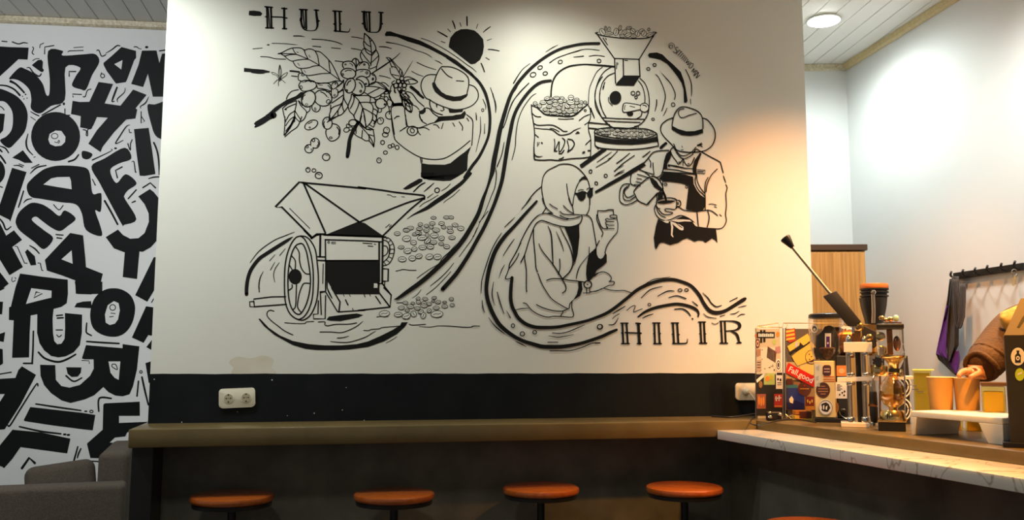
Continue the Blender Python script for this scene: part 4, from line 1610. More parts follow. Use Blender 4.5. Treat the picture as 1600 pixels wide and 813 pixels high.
# yellowed patch above the band
st = MB(); c0 = ony(392, 570)
pp = catmull([(358, 566), (370, 558), (392, 560), (412, 556), (427, 562), (424, 574), (430, 584), (390, 586), (362, 584), (366, 574)], True, 4)
bmv = [st.bm.verts.new(ony(u, v, -0.0006)) for u, v in pp]; st.bm.faces.new(bmv); st.build('paint_stain', M['stain'], wm)
# small paint chips on the black band
ch = MB()
for (u, v, r_) in [(241, 593, .9), (425, 594, 1.1), (491, 646, .9), (535, 641, .8), (541, 606, .6), (284, 660, .9), (449, 650, .6), (569, 657, .7), (371, 644, .5)]:
    p = ony(u, v, -0.0016); ch.bm.faces.new([ch.bm.verts.new(p + Vector((r_ * .0026 * math.cos(a), 0, r_ * .0026 * math.sin(a)))) for a in [k * PI / 3 for k in range(6)]])
cho = ch.build('paint_chips', M['white'], wm); cho['kind'] = 'stuff'

# left wall carrying the bold lettering
pa, pb = onz(0, 36, 2.98), onz(258, 47, 2.98)
ld = (pb - pa).normalized(); ln = Vector((-ld.y, ld.x, 0))          # ln points away from the camera
def slab_along(a, b, n, thick, z0, z1):
    m = MB(); q = [a, b, b + n * thick, a + n * thick]; return m.prism([(p.x, p.y) for p in q], z0, z1)
la, lb = pa - ld * 1.6, pb + ld * 1.2
wl = slab_along(la, lb, ln, 0.15, 0, H_CEIL + .02).build('wall_left', M['wall2']); tag(wl, kind='structure')
# right room: back wall and side wall
pc = onz(1322, 110, 2.98); pd = onz(1256, 111, 2.98); pe = onz(1500, 0, 2.98)
bdir = (pc - pd).normalized(); bn = Vector((-bdir.y, bdir.x, 0))
wb = slab_along(lb + Vector((0.2, 0, 0)) if False else pc - bdir * 2.4, pc + bdir * 0.0, bn, 0.15, 0, H_CEIL + .02).build('wall_far', M['wall2']); tag(wb, kind='structure')
rdir = (pe - pc).normalized(); rn = Vector((-rdir.y, rdir.x, 0))
if rn.x < 0: rn = -rn
rw0 = pc - rdir * 0.15; rw1 = pc + rdir * 7.5
wr = slab_along(pc, rw1, rn, 0.15, 0, H_CEIL + .02).build('wall_right', M['wall2']); tag(wr, kind='structure')
fl = MB().box((-6, -6.5, -0.1), (6.5, 4, 0)).build('floor', M['floor']); tag(fl, kind='structure')
# ceiling: backing slab and the grooved boards of both visible bays
cl = MB().box((-6, -6.5, H_CEIL + .0225), (6.5, 4, H_CEIL + 0.1)).build('ceiling', M['groove']); tag(cl, kind='structure')
def boards(p0, du, dv, pitch, count, length, back, gap=0.004):
    """boards run along dv, are laid side by side along du, from p0"""
    me0 = None
    for i in range(count):
        a = p0 + du * (pitch * i)
        if me0 is None:
            m = MB(); q = [Vector((0, 0, 0)), du * (pitch - gap), du * (pitch - gap) + dv * length, dv * length]
            m.prism([(t.x, t.y) for t in q], 0, 0.014, 0.002); o = m.build('board', M['ceiling'], cl); me0 = o.data
        else: o = bpy.data.objects.new('board', me0); C.objects.link(o); o.parent = cl
        o.location = (a.x, a.y, H_CEIL)
# left bay: boards end at the lettering wall and run forward
g0 = onz(105.5, 0, H_CEIL); g1 = onz(130.5, 33.6, H_CEIL); g2 = onz(220.7, 0, H_CEIL); g3 = onz(244.6, 38.4, H_CEIL)
dvl = ((g0 - g1).normalized() + (g2 - g3).normalized()).normalized()
e0 = onz(14.4, 29, H_CEIL + .0); e1 = onz(244.6, 40, H_CEIL)
pit = (e1 - e0).length / 8
boards(la + ld * ((e0 - la).dot(ld) % pit), ld, dvl, pit, int(((lb - la).length) / pit), 5.4, 0)
# right bay
h0 = onz(1365, 2.5, H_CEIL); h1 = onz(1270, 101, H_CEIL); h2 = onz(1415, 2.5, H_CEIL); h3 = onz(1290, 102, H_CEIL)
dvr = (rdir * 0.55 + (h0 - h1).normalized() * 0.45).normalized()
pitr = 0.105
boards(pc - bdir * (pitr * 22), bdir, dvr, pitr, 22 + 1, 5.5, 0)
# wide filler boards that close the corner towards the right wall
wdg = MB().prism([(pc.x, pc.y), ((pc + bdir * .5).x, (pc + bdir * .5).y), ((pc + rdir * 6 + bdir * .4).x, (pc + rdir * 6 + bdir * .4).y), ((pc + dvr * 5.5).x, (pc + dvr * 5.5).y)], H_CEIL + .001, H_CEIL + .012)
wdg.build('board', M['ceiling'], cl)
# cornices with a moulded rib profile
def cornice(name, a, b, n, m, dep=0.05, hgt=0.07):
    d = (b - a).normalized(); L = (b - a).length; mb = MB(); seg = max(int(L / 0.05), 2)
    prof = [(0, 0), (0.35, -0.12), (0.5, 0.1), (0.8, 0.25), (0.9, 0.55), (1.0, 0.72), (1.0, 1.0)]
    rows = []
    for (fy, fz) in prof:
        row = []
        for i in range(seg * 2 + 1):
            bulge = 0.06 * math.sin(i * PI / 1.0 * 0.5) if 0 < fz < 0.9 else 0
            p = a + d * (L * i / (seg * 2)) - n * (dep * (fy + bulge)); p.z = H_CEIL - hgt + hgt * max(fz, 0) - .001; row.append(p)
        rows.append(row)
    mb.grid(rows); o = mb.build(name, m, None, smooth=40); tag(o, kind='structure'); return o
cornice('trim_1', la, lb, ln, M['trimg'], 0.025, 0.036)
cornice('trim_2', pc - bdir * 2.3, pc, bn, M['trimg'], 0.025, 0.036)
cornice('trim_3', pc, rw1, rn, M['trimy'], 0.03, 0.036)
# small dark slots where the left boards meet the cornice
# recessed lamp in the right bay
lp = onz(1287, 30, H_CEIL)
lt = empty('ceiling_downlight', (lp.x, lp.y, H_CEIL)); tag(lt, 'round lit recessed downlight in the boarded ceiling of the right bay', 'lamp')
MB().lathe((0, 0, -0.012), [(0, 0.085), (0.006, 0.09), (0.013, 0.08)], 40).build('rim', M['white'], lt, smooth=40)
MB().lathe((0, 0, -0.015), [(0, 0.080), (0.002, 0.083)], 40).build('diffuser', M['lamp'], lt, smooth=40)

# ------------------------------------------------------------------ wall counter, bar and marble ledge
P1 = onz(1180, 671, H_MAR); P2 = onz(1600, 727.6, H_MAR)
bar = (P2 - P1).normalized(); bar.z = 0; bar.normalize(); bq = Vector((-bar.y, bar.x, 0))
if bq.x < 0: bq = -bq                                                   # bq points to the barista's side
def on_line(p, d, y): t = (y - p.y) / d.y; return p + d * t
YF = -0.30
s0 = on_line(P1, bar, 0.0); sF = on_line(P1, bar, YF); sEnd = P1 + bar * 2.6
lx = onz(199, 672, H_TOP).x
ct = MB().prism([(lx, YF), (sF.x - .002, YF), (s0.x - .002, -0.002), (xl - .002, -0.002), (xl - .002, 0.10), (lx, 0.10)], H_TOP - 0.07, H_TOP, 0.006).build('wall_counter', M['concrete'], None, smooth=35)
tag(ct, 'long narrow olive-brown sealed concrete counter fixed along the mural wall', 'counter')
# added black panel, standing in for deep shade in the gap below the free end
sp = MB().box((lx + 0.006, YF + 0.05, 0.0), (lx + 0.085, 0.08, H_TOP - 0.07), 0.004).build('gap_shade_panel', M['black'], ct)
sb_ = P1 + bar * 0.0
bt = MB().prism([(p.x, p.y) for p in (s0 + Vector((0, -0.014, 0)), sEnd, sEnd + bq * 0.56, on_line(P1 + bq * 0.56, bar, -0.014))], H_TOP - 0.07, H_TOP, 0.006).build('bar_counter', M['concrete'], None, smooth=35)
tag(bt, 'broad brown sealed concrete bar top running from the wall corner toward the viewer', 'counter')
i0 = P1 + bq * 0.03
bb = MB().prism([(p.x, p.y) for p in (on_line(i0, bar, -0.014), i0 + bar * 2.55, i0 + bar * 2.55 + bq * 0.5, on_line(i0 + bq * 0.5, bar, -0.014))], 0, H_TOP - 0.0705).build('bar_plinth', M['plaster'], None)
tag(bb, 'dark grey plastered bar base under the marble ledge', 'bar base')
Q1 = onz(1117, 672, H_MAR); Q2 = onz(1600, 748.6, H_MAR); qd = (Q2 - Q1).normalized()
Q1.y = YF - 0.002
qe = P1 + bar * 2.6; q2e = Q1 + qd * 2.6
ml = MB().prism([(p.x, p.y) for p in (Q1, q2e, qe - bq * 0.002, sF - bq * .002 + bar * .004)], H_MAR - 0.038, H_MAR, 0.002).build('marble_ledge', M['marble'], None, smooth=35)
tag(ml, 'white veined marble ledge projecting in front of the brown bar top', 'counter')

# ------------------------------------------------------------------ painted murals
regs = [('painted_title', 410, 0, 605, 51, 90), ('painted_title', 966, 500, 1165, 540, 60),
        ('painted_sun', 668, 10, 785, 110, 70), ('painted_signature', 1040, 60, 1100, 125, 12),
        ('painted_hulling_machine', 415, 280, 666, 515, 320), ('painted_coffee_beans', 590, 335, 730, 500, 30),
        ('painted_farmer', 610, 100, 745, 285, 130), ('painted_coffee_branch', 396, 55, 612, 290, 140),
        ('painted_grinder', 915, 35, 1052, 242, 130), ('painted_coffee_sack', 828, 148, 924, 252, 100),
        ('painted_barista', 965, 165, 1140, 392, 130), ('painted_veiled_woman', 790, 255, 985, 500, 130)]
paint(parse(MURAL), lambda u, v, z: ony(u, v, -0.0008 - z), M['wall'], M['ink'], regs, wm, 'painted_river', 0.000008)
paint(parse(LETTERS), lambda u, v, z: hit(u, v, pa - ln * (0.0008 + z), ln), M['wall2'], M['ink2'], [], wl, 'painted_lettering', 0.00001)
# ------------------------------------------------------------------ things on the walls
def rrect(u0, v0, u1, v1, r, n=5):
    out = []
    for cx, cy, a0 in ((u1 - r, v0 + r, -90), (u1 - r, v1 - r, 0), (u0 + r, v1 - r, 90), (u0 + r, v0 + r, 180)):
        for i in range(n + 1):
            a = R(a0 + 90 * i / n); out.append((cx + r * math.cos(a), cy + r * math.sin(a)))
    return out
def socket(u0, v0, u1, v1, c, label, rot=0.0):
    pc_ = ony((u0 + u1) / 2, (v0 + v1) / 2); t = empty('wall_socket', (pc_.x, -0.0015, pc_.z)); tag(t, label, 'socket', None)
    wd = (ony(u1, v1).x - ony(u0, v0).x) / 2; hh = 0.040
    m = MB().xprism(rrect(-wd, -hh, wd, hh, 0.014), -0.011, 0.0, 0.003); m.build('plate', M['cream'], t, smooth=50)
    for cx in c:
        f = MB().lathe((cx, -0.0112, 0), [(0, .0215), (0.0015, .0215), (0.002, .0195)], 32, axis=(0, -1, 0)).build('socket_insert', M['cream'], t, smooth=40)
        MB().lathe((cx, -0.0134, 0), [(0, .0180), (.0004, .0180)], 32, axis=(0, -1, 0)).build('recess', M['creamd'], f)
        h = MB()
        for (dx, dz, r_) in ((-.0085, 0, .0028), (.0085, 0, .0028), (0, 0, .0016), (0, -.0145, .003), (0, .0145, .003)):
            h.lathe((cx + dx, -0.0139, dz), [(0, r_), (.0004, r_)], 12, axis=(0, -1, 0))
        h.build('pin_holes', M['black'], f)
    t.rotation_euler.y = rot; return t
socket(343, 607, 398.5, 637, (-.034, .036), 'cream double wall socket with nothing plugged in, on the black band at the left', R(-2.2))
s2 = socket(1148, 598, 1203, 626, (-.042, .042), 'cream double wall socket behind the stickered screen with a plug in it', R(0))
pcs = ony(1163, 611)
pg = empty('power_plug', (pcs.x, -0.016, pcs.z)); tag(pg, 'cream round plug and cord pushed into the right wall socket', 'plug')
MB().lathe((0, 0, 0), [(0, .017), (.012, .017), (.022, .013), (.030, .007)], 24, axis=(0, -1, -.1)).build('plug_body', M['cream'], pg, smooth=40)
def rel(o, p): return p - Vector(o.location)
MB().tube([rel(pg, Vector((pcs.x, -.045, pcs.z - .003))), rel(pg, Vector((pcs.x + .03, -.06, pcs.z - .05))), rel(pg, Vector((pcs.x + .055, -.065, pcs.z - .095)))], .0035).build('cord', M['cream'], pg, smooth=60)
MB().tube([rel(pg, Vector((pcs.x + .055, -.065, pcs.z - .095))), rel(pg, Vector((pcs.x + .0, -.08, H_TOP + .012))), rel(pg, onz(1145, 652, H_TOP + .006)), rel(pg, onz(1128, 651.5, H_TOP + .005)), rel(pg, onz(1112, 650.5, H_TOP + .005))], .004).build('dark_cord', M['rubber'], pg, smooth=60)

# coat rack on the right wall
def onr(u, v, d=0.0): return hit(u, v, pc - rn * d, rn)
ra, rb = onr(1489, 433, .02), onr(1598, 415, .02)
rk = empty('hook_rack', ra); tag(rk, 'black wall rail with six upright hooks on the right-hand white wall', 'coat rack')
dd = (rb - ra); dd.z = 0; L_ = dd.length; dd.normalize()
def rloc(p): return p - ra
m = MB(); hh = 0.016
for a_, b_ in ((ra, rb),):
    zz = (a_.z + b_.z) / 2
    q = [rloc(Vector((a_.x, a_.y, zz))), rloc(Vector((a_.x, a_.y, zz)) + dd * L_), rloc(Vector((a_.x, a_.y, zz)) + dd * L_ - rn * -.018), rloc(Vector((a_.x, a_.y, zz)) + rn * .018)]
    m.prism([(p.x, p.y) for p in q], q[0].z - hh, q[0].z + hh, .002)
m.build('rail', M['black'], rk)
for (u, v) in ((1486.5, 425), (1505, 422), (1524, 419), (1543, 415.5), (1565, 412), (1586, 408.5)):
    b0 = onr(u + 5, v + 14, .022); b0.z = (ra.z + rb.z) / 2 - .01; up = onr(u, v, .055)
    p1 = b0 - rn * .02
    MB().tube([rloc(b0), rloc(p1 + Vector((0, 0, .012))), rloc(up)], .0055, 8).build('hook', M['black'], rk, smooth=60)
zr = (ra.z + rb.z) / 2
kp = onr(1585, 428, .05); ky = empty('key_bunch', kp); tag(ky, 'small brass keys hanging from the last hook of the rail', 'keys')
MB().tube([(0.014 * math.cos(a), 0, 0.014 * math.sin(a) + .006) for a in [k * PI / 6 for k in range(13)]], .0016, 6).build('ring', M['brushed'], ky)
MB().xprism([(-.004, -.01), (.004, -.01), (-.006, -.055), (-.014, -.052)], -.0012, .0012).build('key', M['gold'], ky)
MB().xprism([(-.006, -.008), (.003, -.012), (.010, -.045), (.002, -.048)], .002, .0044).build('key', M['brushed'], ky)

# hanging cloths on the first hook
def cloth(name, rows, m, parent, base, amp=.006, fr=9.0, n=14, dep=.05, th=.004):
    """rows: (v, u_left, u_right) in the wall's plane; folds are real depth"""
    g = []
    R2 = []
    for k in range(len(rows) - 1):
        for s in range(4):
            t = s / 4; R2.append(tuple(rows[k][i] * (1 - t) + rows[k + 1][i] * t for i in range(len(rows[0]))))
    R2.append(rows[-1])
    for r in R2:
        row = []
        for j in range(n + 1):
            s = j / n; v = r[0] + (r[3] - r[0]) * s if len(r) > 3 else r[0]
            u = r[1] * (1 - s) + r[2] * s
            row.append(onr(u, v, dep + amp * math.sin(s * fr + r[0] * .03) + .3 * amp * math.sin(s * 23)) - base)
        g.append(row)
    mb = MB().grid(g)
    o = mb.build(name, m, parent, smooth=70); md = o.modifiers.new('s', 'SOLIDIFY'); md.thickness = th; return o
hb = onr(1489, 432, .05); ap = empty('barista_towel', hb); tag(ap, 'dark grey and purple cloth hanging in a long fold from the first wall hook', 'towel')
cloth('grey_cloth', [(432, 1487, 1498), (450, 1485, 1499), (480, 1482, 1499), (510, 1479.5, 1498.5), (540, 1479, 1498), (562, 1481, 1487.5), (566, 1481.5, 1483)], M['greyc'], ap, hb, .010, 7)
cloth('purple_cloth', [(478, 1480, 1483), (500, 1474, 1481), (530, 1467, 1479.5), (552, 1462.5, 1479), (556, 1468, 1480), (561, 1478, 1480.5)], M['purple'], ap, hb, .006, 5, dep=.046)
cloth('purple_cloth', [(548, 1490, 1498, 548), (562, 1482, 1500, 560), (572, 1483, 1498, 574), (584, 1492, 1495, 585)], M['purple'], ap, hb, .006, 5, dep=.048)
cloth('black_hem', [(553, 1462, 1480), (562, 1466, 1481.5), (571, 1476, 1484), (577, 1482, 1489), (586, 1492, 1495)], M['black'], ap, hb, .004, 4, dep=.040)
cloth('black_edge', [(436, 1485, 1487.5), (470, 1481, 1484), (500, 1475, 1478)], M['black'], ap, hb, .003, 4, dep=.042)
ap2 = empty('apron_strap', onr(1500, 436, .07)); tag(ap2, 'looped dark grey apron strap hanging in front of the towel, right side', 'strap')
cloth('strap_loop', [(436, 1489, 1496), (460, 1489.5, 1497), (490, 1490, 1499), (505, 1492, 1502), (512, 1495, 1503)], M['greyc'], ap2, Vector(ap2.location), .008, 4, dep=.085)
cloth('strap_loop', [(443, 1501, 1508), (470, 1500, 1508.5), (495, 1499, 1508), (508, 1497, 1504), (513, 1496.5, 1500)], M['greyc'], ap2, Vector(ap2.location), .004, 3, dep=.095)

# wooden cabinet in the far corner
cb0 = Vector((pc.x, pc.y, 0)) - bdir * 0.30 - bn * 0.30
zc_ = 4.72
cbu = onz(1351, 388, 1.78); 
cbn = Vector((cbu.x, cbu.y, 0))
cab = empty('wooden_cabinet', (cbn.x, cbn.y, 0), math.atan2(bdir.y, bdir.x)); tag(cab, 'tall pale striped wooden cabinet with a dark top in the far right corner', 'cabinet')
MB().box((-0.55, 0.0, 0.0), (0, 0.36, 1.765), .003).build('body', M['wood'], cab)
MB().box((-0.56, -0.012, 1.768), (0.012, 0.37, 1.80), .003).build('top_panel', M['darktop'], cab)
MB().box((-0.545, -0.018, 0.05), (-0.006, -0.001, 1.755), .002).build('door', M['wood'], cab)

# ------------------------------------------------------------------ bar stools
def make_stool():
    t = empty('bar_stool')
    MB().lathe((0, 0, 0.640), [(0, .150), (.004, .157), (.014, .161), (.024, .158), (.029, .150), (.030, .0)], 48).build('seat', M['seat'], t, smooth=40)
    MB().lathe((0, 0, 0.622), [(0, .140), (.002, .150), (.0175, .152)], 48).build('seat_rim', M['black'], t, smooth=40)
    MB().lathe((0, 0, 0.03), [(0, .016), (.592, .016)], 20).build('pole', M['black'], t, smooth=40)
    MB().lathe((0, 0, 0.0), [(0, .165), (.010, .165), (.022, .05), (.035, .024), (.05, .018)], 40).build('base', M['black'], t, smooth=40)
    MB().tube([(.12 * math.cos(a), .12 * math.sin(a), .24) for a in [k * PI / 12 for k in range(25)]], .008, 8).tube([(-.12, 0, .24), (.12, 0, .24)], .006, 6).build('foot_ring', M['black'], t, smooth=60)
    return t
def copy_tree(o, parent=None):
    c = o.copy(); C.objects.link(c); c.parent = parent
    for ch in list(o.children): copy_tree(ch, c)
    return c
stool0 = make_stool(); first = True
for (u, v, lab) in ((363.5, 767, 'round orange-brown wooden bar stool nearest the armchair, first from the left'),
                    (616, 769, 'round orange-brown wooden bar stool second from the armchair end'),
                    (845, 760, 'round orange-brown wooden bar stool, third along the wall counter'),
                    (1069, 759, 'round reddish wooden bar stool by the marble ledge corner, last along the wall'),
                    (1270, 820, 'round wooden bar stool in front of the marble ledge, cut by the picture edge')):
    s = stool0 if first else copy_tree(stool0); first = False
    p = onz(u, v, .670) if u > 400 else ony(u, v, -.195); s.location = (p.x, p.y, 0); s.rotation_euler.z = random.uniform(0, 3)
    tag(s, lab, 'stool', 'round wooden bar stools')

# ------------------------------------------------------------------ armchair in the left corner, facing left
A0 = onz(199, 757, .665)
ac = empty('armchair', (A0.x - .01, A0.y, 0), R(6)); tag(ac, 'low grey-brown woven fabric armchair with its back to the counter end', 'armchair')
def soft(name, a, b, bev, parent, m=M['fabric']):
    o = MB().box(a, b, bev, 5).build(name, m, parent, smooth=60); return o
soft('arm', (-.80, 0.0, .06), (0.0, .15, .665), .022, ac)
soft('arm', (-.74, .62, .06), (-.13, .76, .56), .03, ac)
cu = soft('cushion', (-.30, -.05, -.20), (.0, .05, .17), .045, ac); cu.location = (-.16, .56, .555); cu.rotation_euler = (R(-14), R(-7), R(4))
soft('backrest', (-.125, .155, .10), (.00, .77, .785), .03, ac)
soft('seat_base', (-.78, .155, .06), (-.175, .61, .34), .015, ac)
soft('seat_cushion', (-.80, .16, .345), (-.18, .605, .48), .035, ac)
for (x, y) in ((-.75, .06), (-.75, .70), (-.05, .06), (-.05, .70)):
    MB().lathe((x, y, 0), [(0, .014), (.058, .02)], 12).build('leg', M['black'], ac)
# ------------------------------------------------------------------ things on the bar
F0 = Vector((math.sin(-YAW), math.cos(YAW), 0))
class Item:
    """an Empty standing on the bar; q(u, v, d) gives a local point d metres behind the thing's front plane"""
    def __init__(s, name, label, cat, u, v, ang=-13.0, group=None, h=H_TOP):
        s.O = onz(u, v, h); s.a = R(ang); s.X = Vector((math.cos(s.a), math.sin(s.a), 0)); s.Y = Vector((-math.sin(s.a), math.cos(s.a), 0))
        s.e = empty(name, s.O, s.a); tag(s.e, label, cat, group); s.k = (s.O - CAM).dot(F0) / F_PX
    def q(s, u, v, d=0.0):
        p = hit(u, v, s.O + s.Y * d, s.Y) - s.O
        return Vector((p.dot(s.X), p.dot(s.Y), p.z))
    def px(s, n): return n * s.k
    def part(s, mb, name, m, smooth=None, parent=None):
        o = mb.build(name, m, parent or s.e, smooth=smooth); return o
    def box(s, name, m, u0, v0, u1, v1, d0, d1, bev=0.001, floor=False, parent=None):
        a = s.q(u0, v0, d0); b = s.q(u1, v1, d0); z1 = 0.0 if floor else b.z
        return s.part(MB().box((a.x, d0, a.z), (b.x, d1, z1), bev), name, m, None, parent)
    def lathe(s, name, m, uc, d, prof, n=36, parent=None, smooth=45, sx=1, sy=1):
        """prof: (v, radius in photo pixels) from the bottom up"""
        pts = [(s.q(uc, v, d).z, s.px(r)) for v, r in prof]; c = s.q(uc, prof[0][0], d)
        return s.part(MB().lathe((c.x, d, 0), pts, n, None, sx, sy), name, m, smooth, parent)
    def poly(s, name, m, pts, d, th=0.0008, parent=None, bev=0.0, cat=None):
        L = [s.q(u, v, d) for u, v in pts]
        return s.part(MB().xprism([(p.x, p.z) for p in L], d - th, d), name, m, None, parent)
    def disc(s, name, m, u, v, ru, rv, d, th=0.0008, parent=None, n=24):
        return s.poly(name, m, [(u + ru * math.cos(2 * PI * i / n), v + rv * math.sin(2 * PI * i / n)) for i in range(n)], d, th, parent)
    def tube(s, name, m, pts, r, parent=None, n=10, sm=True):
        return s.part(MB().tube([s.q(*p) for p in pts], s.px(r) if not isinstance(r, tuple) else [s.px(x) for x in r], n, sm), name, m, 60, parent)
    def text(s, body, size_px, m, u, v, d, rot=0.0, bold=0.0, parent=None, sx=1.0, name='lettering'):
        p = s.q(u, v, d)
        return textmesh(name, body, s.px(size_px), m, parent or s.e, (p.x, d, p.z), (R(90), R(rot), 0), 0.0002, bold=bold, sx=sx)
def lab(o, t): o['label'] = t; return o
INK = colm((0.02, 0.018, 0.015)); RED = colm((0.62, 0.02, 0.01)); YEL = colm((0.80, 0.50, 0.07)); BRN = colm((0.14, 0.04, 0.025))
CREAM = colm((0.72, 0.64, 0.44)); ORG = colm((0.70, 0.25, 0.04)); WHT = M['white']; BLU = colm((0.03, 0.05, 0.28)); GRN = colm((0.42, 0.52, 0.14))

# --- stickered screen -------------------------------------------------
S = Item('stickered_screen', 'two-panel guard screen with a brass wire rail, covered in coffee stickers', 'screen', 1224, 654, -13)
lp_ = S.box('screen_panel', colm((0.55, 0.48, 0.33)), 1180, 514, 1223, 655, 0, .004, .0005, True); lab(lp_, 'left pale panel full of small stickers')
rp_ = S.box('screen_panel', colm((0.11, 0.085, 0.06)), 1227, 514, 1290, 652, .012, .016, .0005, True); lab(rp_, 'right dark panel with the red sticker')
rl = MB()
for pts in ([(1184, 515, .0), (1184, 510, .01), (1216, 505, .06), (1218, 513, .0)], [(1184, 511, .01), (1222, 512, .0), (1224, 505, .05), (1318, 505.5, .07)], [(1228, 514, .012), (1230, 507, .03), (1226, 505, .05)]):
    rl.tube([S.q(*p) for p in pts], .0022, 8, False)
rl.build('wire_rail', M['gold'], S.e, smooth=60)
for u in (1181, 1223.5, 1227): S.tube('post', M['brushed'], [(u, 513, .002), (u, 653, .002)], .9)
D = -.0002
def stk(pts, m, l=None, d=D, parent=lp_): 
    o = S.poly('sticker', m, pts, d, .0007, parent if parent in (lp_, rp_) else None); 
    if l: lab(o, l)
    return o
def rect(u0, v0, u1, v1): return [(u0, v0), (u1, v0), (u1, v1), (u0, v1)]
def mk(pts, m, par, d): return S.poly('print', m, pts, d, .0003, par)
# black foot of the left panel
S.poly('sticker', INK, rect(1181, 585, 1222.5, 650), D, .0005, lp_)
for (pts, m, l) in [(rect(1188.5, 543, 1211, 584), colm((0.66, 0.62, 0.50)), 'white sticker with small doodles'),
        (rect(1182.5, 519, 1210.5, 528.5), INK, 'black name strip sticker'), (rect(1187.5, 516, 1191, 536), INK, None), (rect(1192.5, 516, 1196, 535), INK, None),
        ([(1199.5, 541.5), (1213, 550), (1211.5, 567.5), (1197.7, 559)], BRN, 'maroon slanted card sticker'),
        ([(1211, 543), (1219, 541), (1220, 551), (1211, 553)], colm((0.45, 0.22, 0.22)), None),
        ([(1180.5, 546), (1189, 546), (1188, 555), (1183, 558)], colm((0.38, 0.20, 0.12)), None),
        (rect(1181.5, 563, 1189.5, 580), colm((0.50, 0.36, 0.26)), None),
        ([(1181.5, 594), (1196, 581.5), (1198.5, 585), (1183, 598.5)], WHT, 'white diagonal strip sticker'),
        (rect(1193.5, 583.5, 1210.5, 601.5), GRN, 'green and orange square sticker'),
        (rect(1212.5, 582, 1223, 608), WHT, 'white tag sticker with a black top'),
        (rect(1182.5, 616, 1196.5, 639), colm((0.34, 0.10, 0.05)), 'dark sticker with orange figures'),
        (rect(1209.5, 616, 1222.5, 637), colm((0.50, 0.04, 0.03)), 'red sticker with a white mark')]:
    stk(pts, m, l)
def sd(u, v, ru, rv, m, par=lp_, d=D, l=None, nm='sticker'):
    o = S.disc(nm, m, u, v, ru, rv, d, .0007, par)
    if l: lab(o, l)
    return o
sd(1215.5, 522.6, 3.0, 4, ORG); sd(1183.8, 537, 3.4, 7.5, BRN); sd(1210, 534.5, 2.9, 4.5, GRN); sd(1181.5, 525, 2.2, 3.2, colm((0.45, 0.14, 0.05)))
sd(1188.5, 601, 2.8, 5.5, colm((0.30, 0.15, 0.05))); wo = sd(1216.2, 570.5, 4.4, 9.3, WHT, l='white oval sticker with a black ring')
S.disc('print', INK, 1216.2, 570.5, 3.2, 7.2, D - .0009, .0003, lp_); S.disc('print', WHT, 1216.2, 570.5, 2.2, 5.4, D - .0013, .0003, lp_); S.disc('print', INK, 1216.2, 570.5, 1.3, 4, D - .0017, .0003, lp_)
S.disc('print', colm((0.6, 0.45, 0.3)), 1183.8, 537, 2.1, 4.8, D - .0009, .0003, lp_); S.disc('print', BRN, 1183.8, 537, 1.1, 2.4, D - .0013, .0003, lp_)
for i in range(8): mk(rect(1185 + i * 3.05, 521.5 + (i % 2) * .5, 1187.2 + i * 3.05, 526.5), WHT, lp_, D - .0009)
for (a, b, c, d_) in [(1190.5, 546, 1191.5, 548), (1204, 572, 1206, 573), (1207, 570, 1208, 574), (1190, 561, 1191.5, 562), (1201, 574, 1204, 575.2), (1209, 577, 1210.5, 580), (1194, 576, 1196, 577), (1183, 566, 1188, 567), (1183, 570, 1188, 571), (1183, 574, 1188, 575)]:
    mk(rect(a, b, c, d_), INK, lp_, D - .0009)
mk(rect(1213.5, 582.5, 1222.5, 586.5), INK, lp_, D - .0009); S.disc('print', INK, 1215.5, 593, 1.4, 2, D - .0009, .0003, lp_); S.disc('print', INK, 1219.5, 594, 1.5, 2.2, D - .0009, .0003, lp_); mk(rect(1214.5, 598, 1221, 599.2), INK, lp_, D - .0009); mk(rect(1214.5, 601, 1221, 602), INK, lp_, D - .0009)
S.disc('print', ORG, 1199, 592, 3.4, 4.5, D - .0009, .0003, lp_); mk([(1203, 586), (1208, 588), (1208, 595), (1202, 594)], colm((0.5, 0.4, 0.05)), lp_, D - .0009)
for (u, v) in ((1186, 626), (1189.5, 628), (1193, 627)): S.disc('print', ORG, u, v, 1.5, 7, D - .0009, .0003, lp_)
for p_ in ([(1211.5, 620), (1213, 619), (1214, 627), (1212, 627)], [(1216.5, 618), (1218.5, 618), (1218, 627), (1216.5, 627)], [(1211, 622), (1220.5, 621), (1220.5, 623), (1211, 624)]): mk(p_, WHT, lp_, D - .0009)
mk(rect(1210, 634, 1222, 636), ORG, lp_, D - .0009)
# right panel
D2 = .0118
def s2_(pts, m, l=None, d=D2):
    o = S.poly('sticker', m, pts, d, .0007, rp_)
    if l: lab(o, l)
    return o
s2_(rect(1228, 566, 1288, 594), colm((0.50, 0.36, 0.18))); s2_(rect(1228, 602, 1289, 641), colm((0.42, 0.22, 0.08)))
s2_([(1226.5, 516), (1242, 513), (1243.5, 532), (1234, 536), (1227, 530)], colm((0.45, 0.05, 0.02)), 'red sticker with gold lettering', D2 - .0008)
for i in range(3): mk([(1228 + i * .5, 517 + i * 6), (1241 + i * .5, 515 + i * 6), (1241 + i * .5, 518 + i * 6), (1228, 520.5 + i * 6)], YEL, rp_, D2 - .0017)
s2_([(1230, 541.5), (1262, 521.5), (1267.5, 533), (1235, 552)], YEL, 'large yellow sticker with a black stroke', D2 - .0016)
s2_([(1237, 557), (1267, 533), (1279, 549), (1276, 560), (1246, 572), (1241, 565)], colm((0.72, 0.48, 0.08)), 'yellow sticker with a ringed face', D2 - .0020)
mk([(1233.5, 550), (1245, 543), (1249, 540), (1250, 535), (1256, 541), (1267, 531.5), (1268.5, 534), (1256, 543), (1248, 548), (1243, 547.5), (1236, 554)], INK, rp_, D2 - .0029)
mk([(1243, 536), (1247, 533), (1247, 541), (1242, 544)], colm((0.5, 0.5, 0.48)), rp_, D2 - .0029)
rg = [S.q(1268 + 9.5 * math.cos(a), 558 + 10.5 * math.sin(a), D2 - .0029) for a in [k * PI / 14 for k in range(29)]]
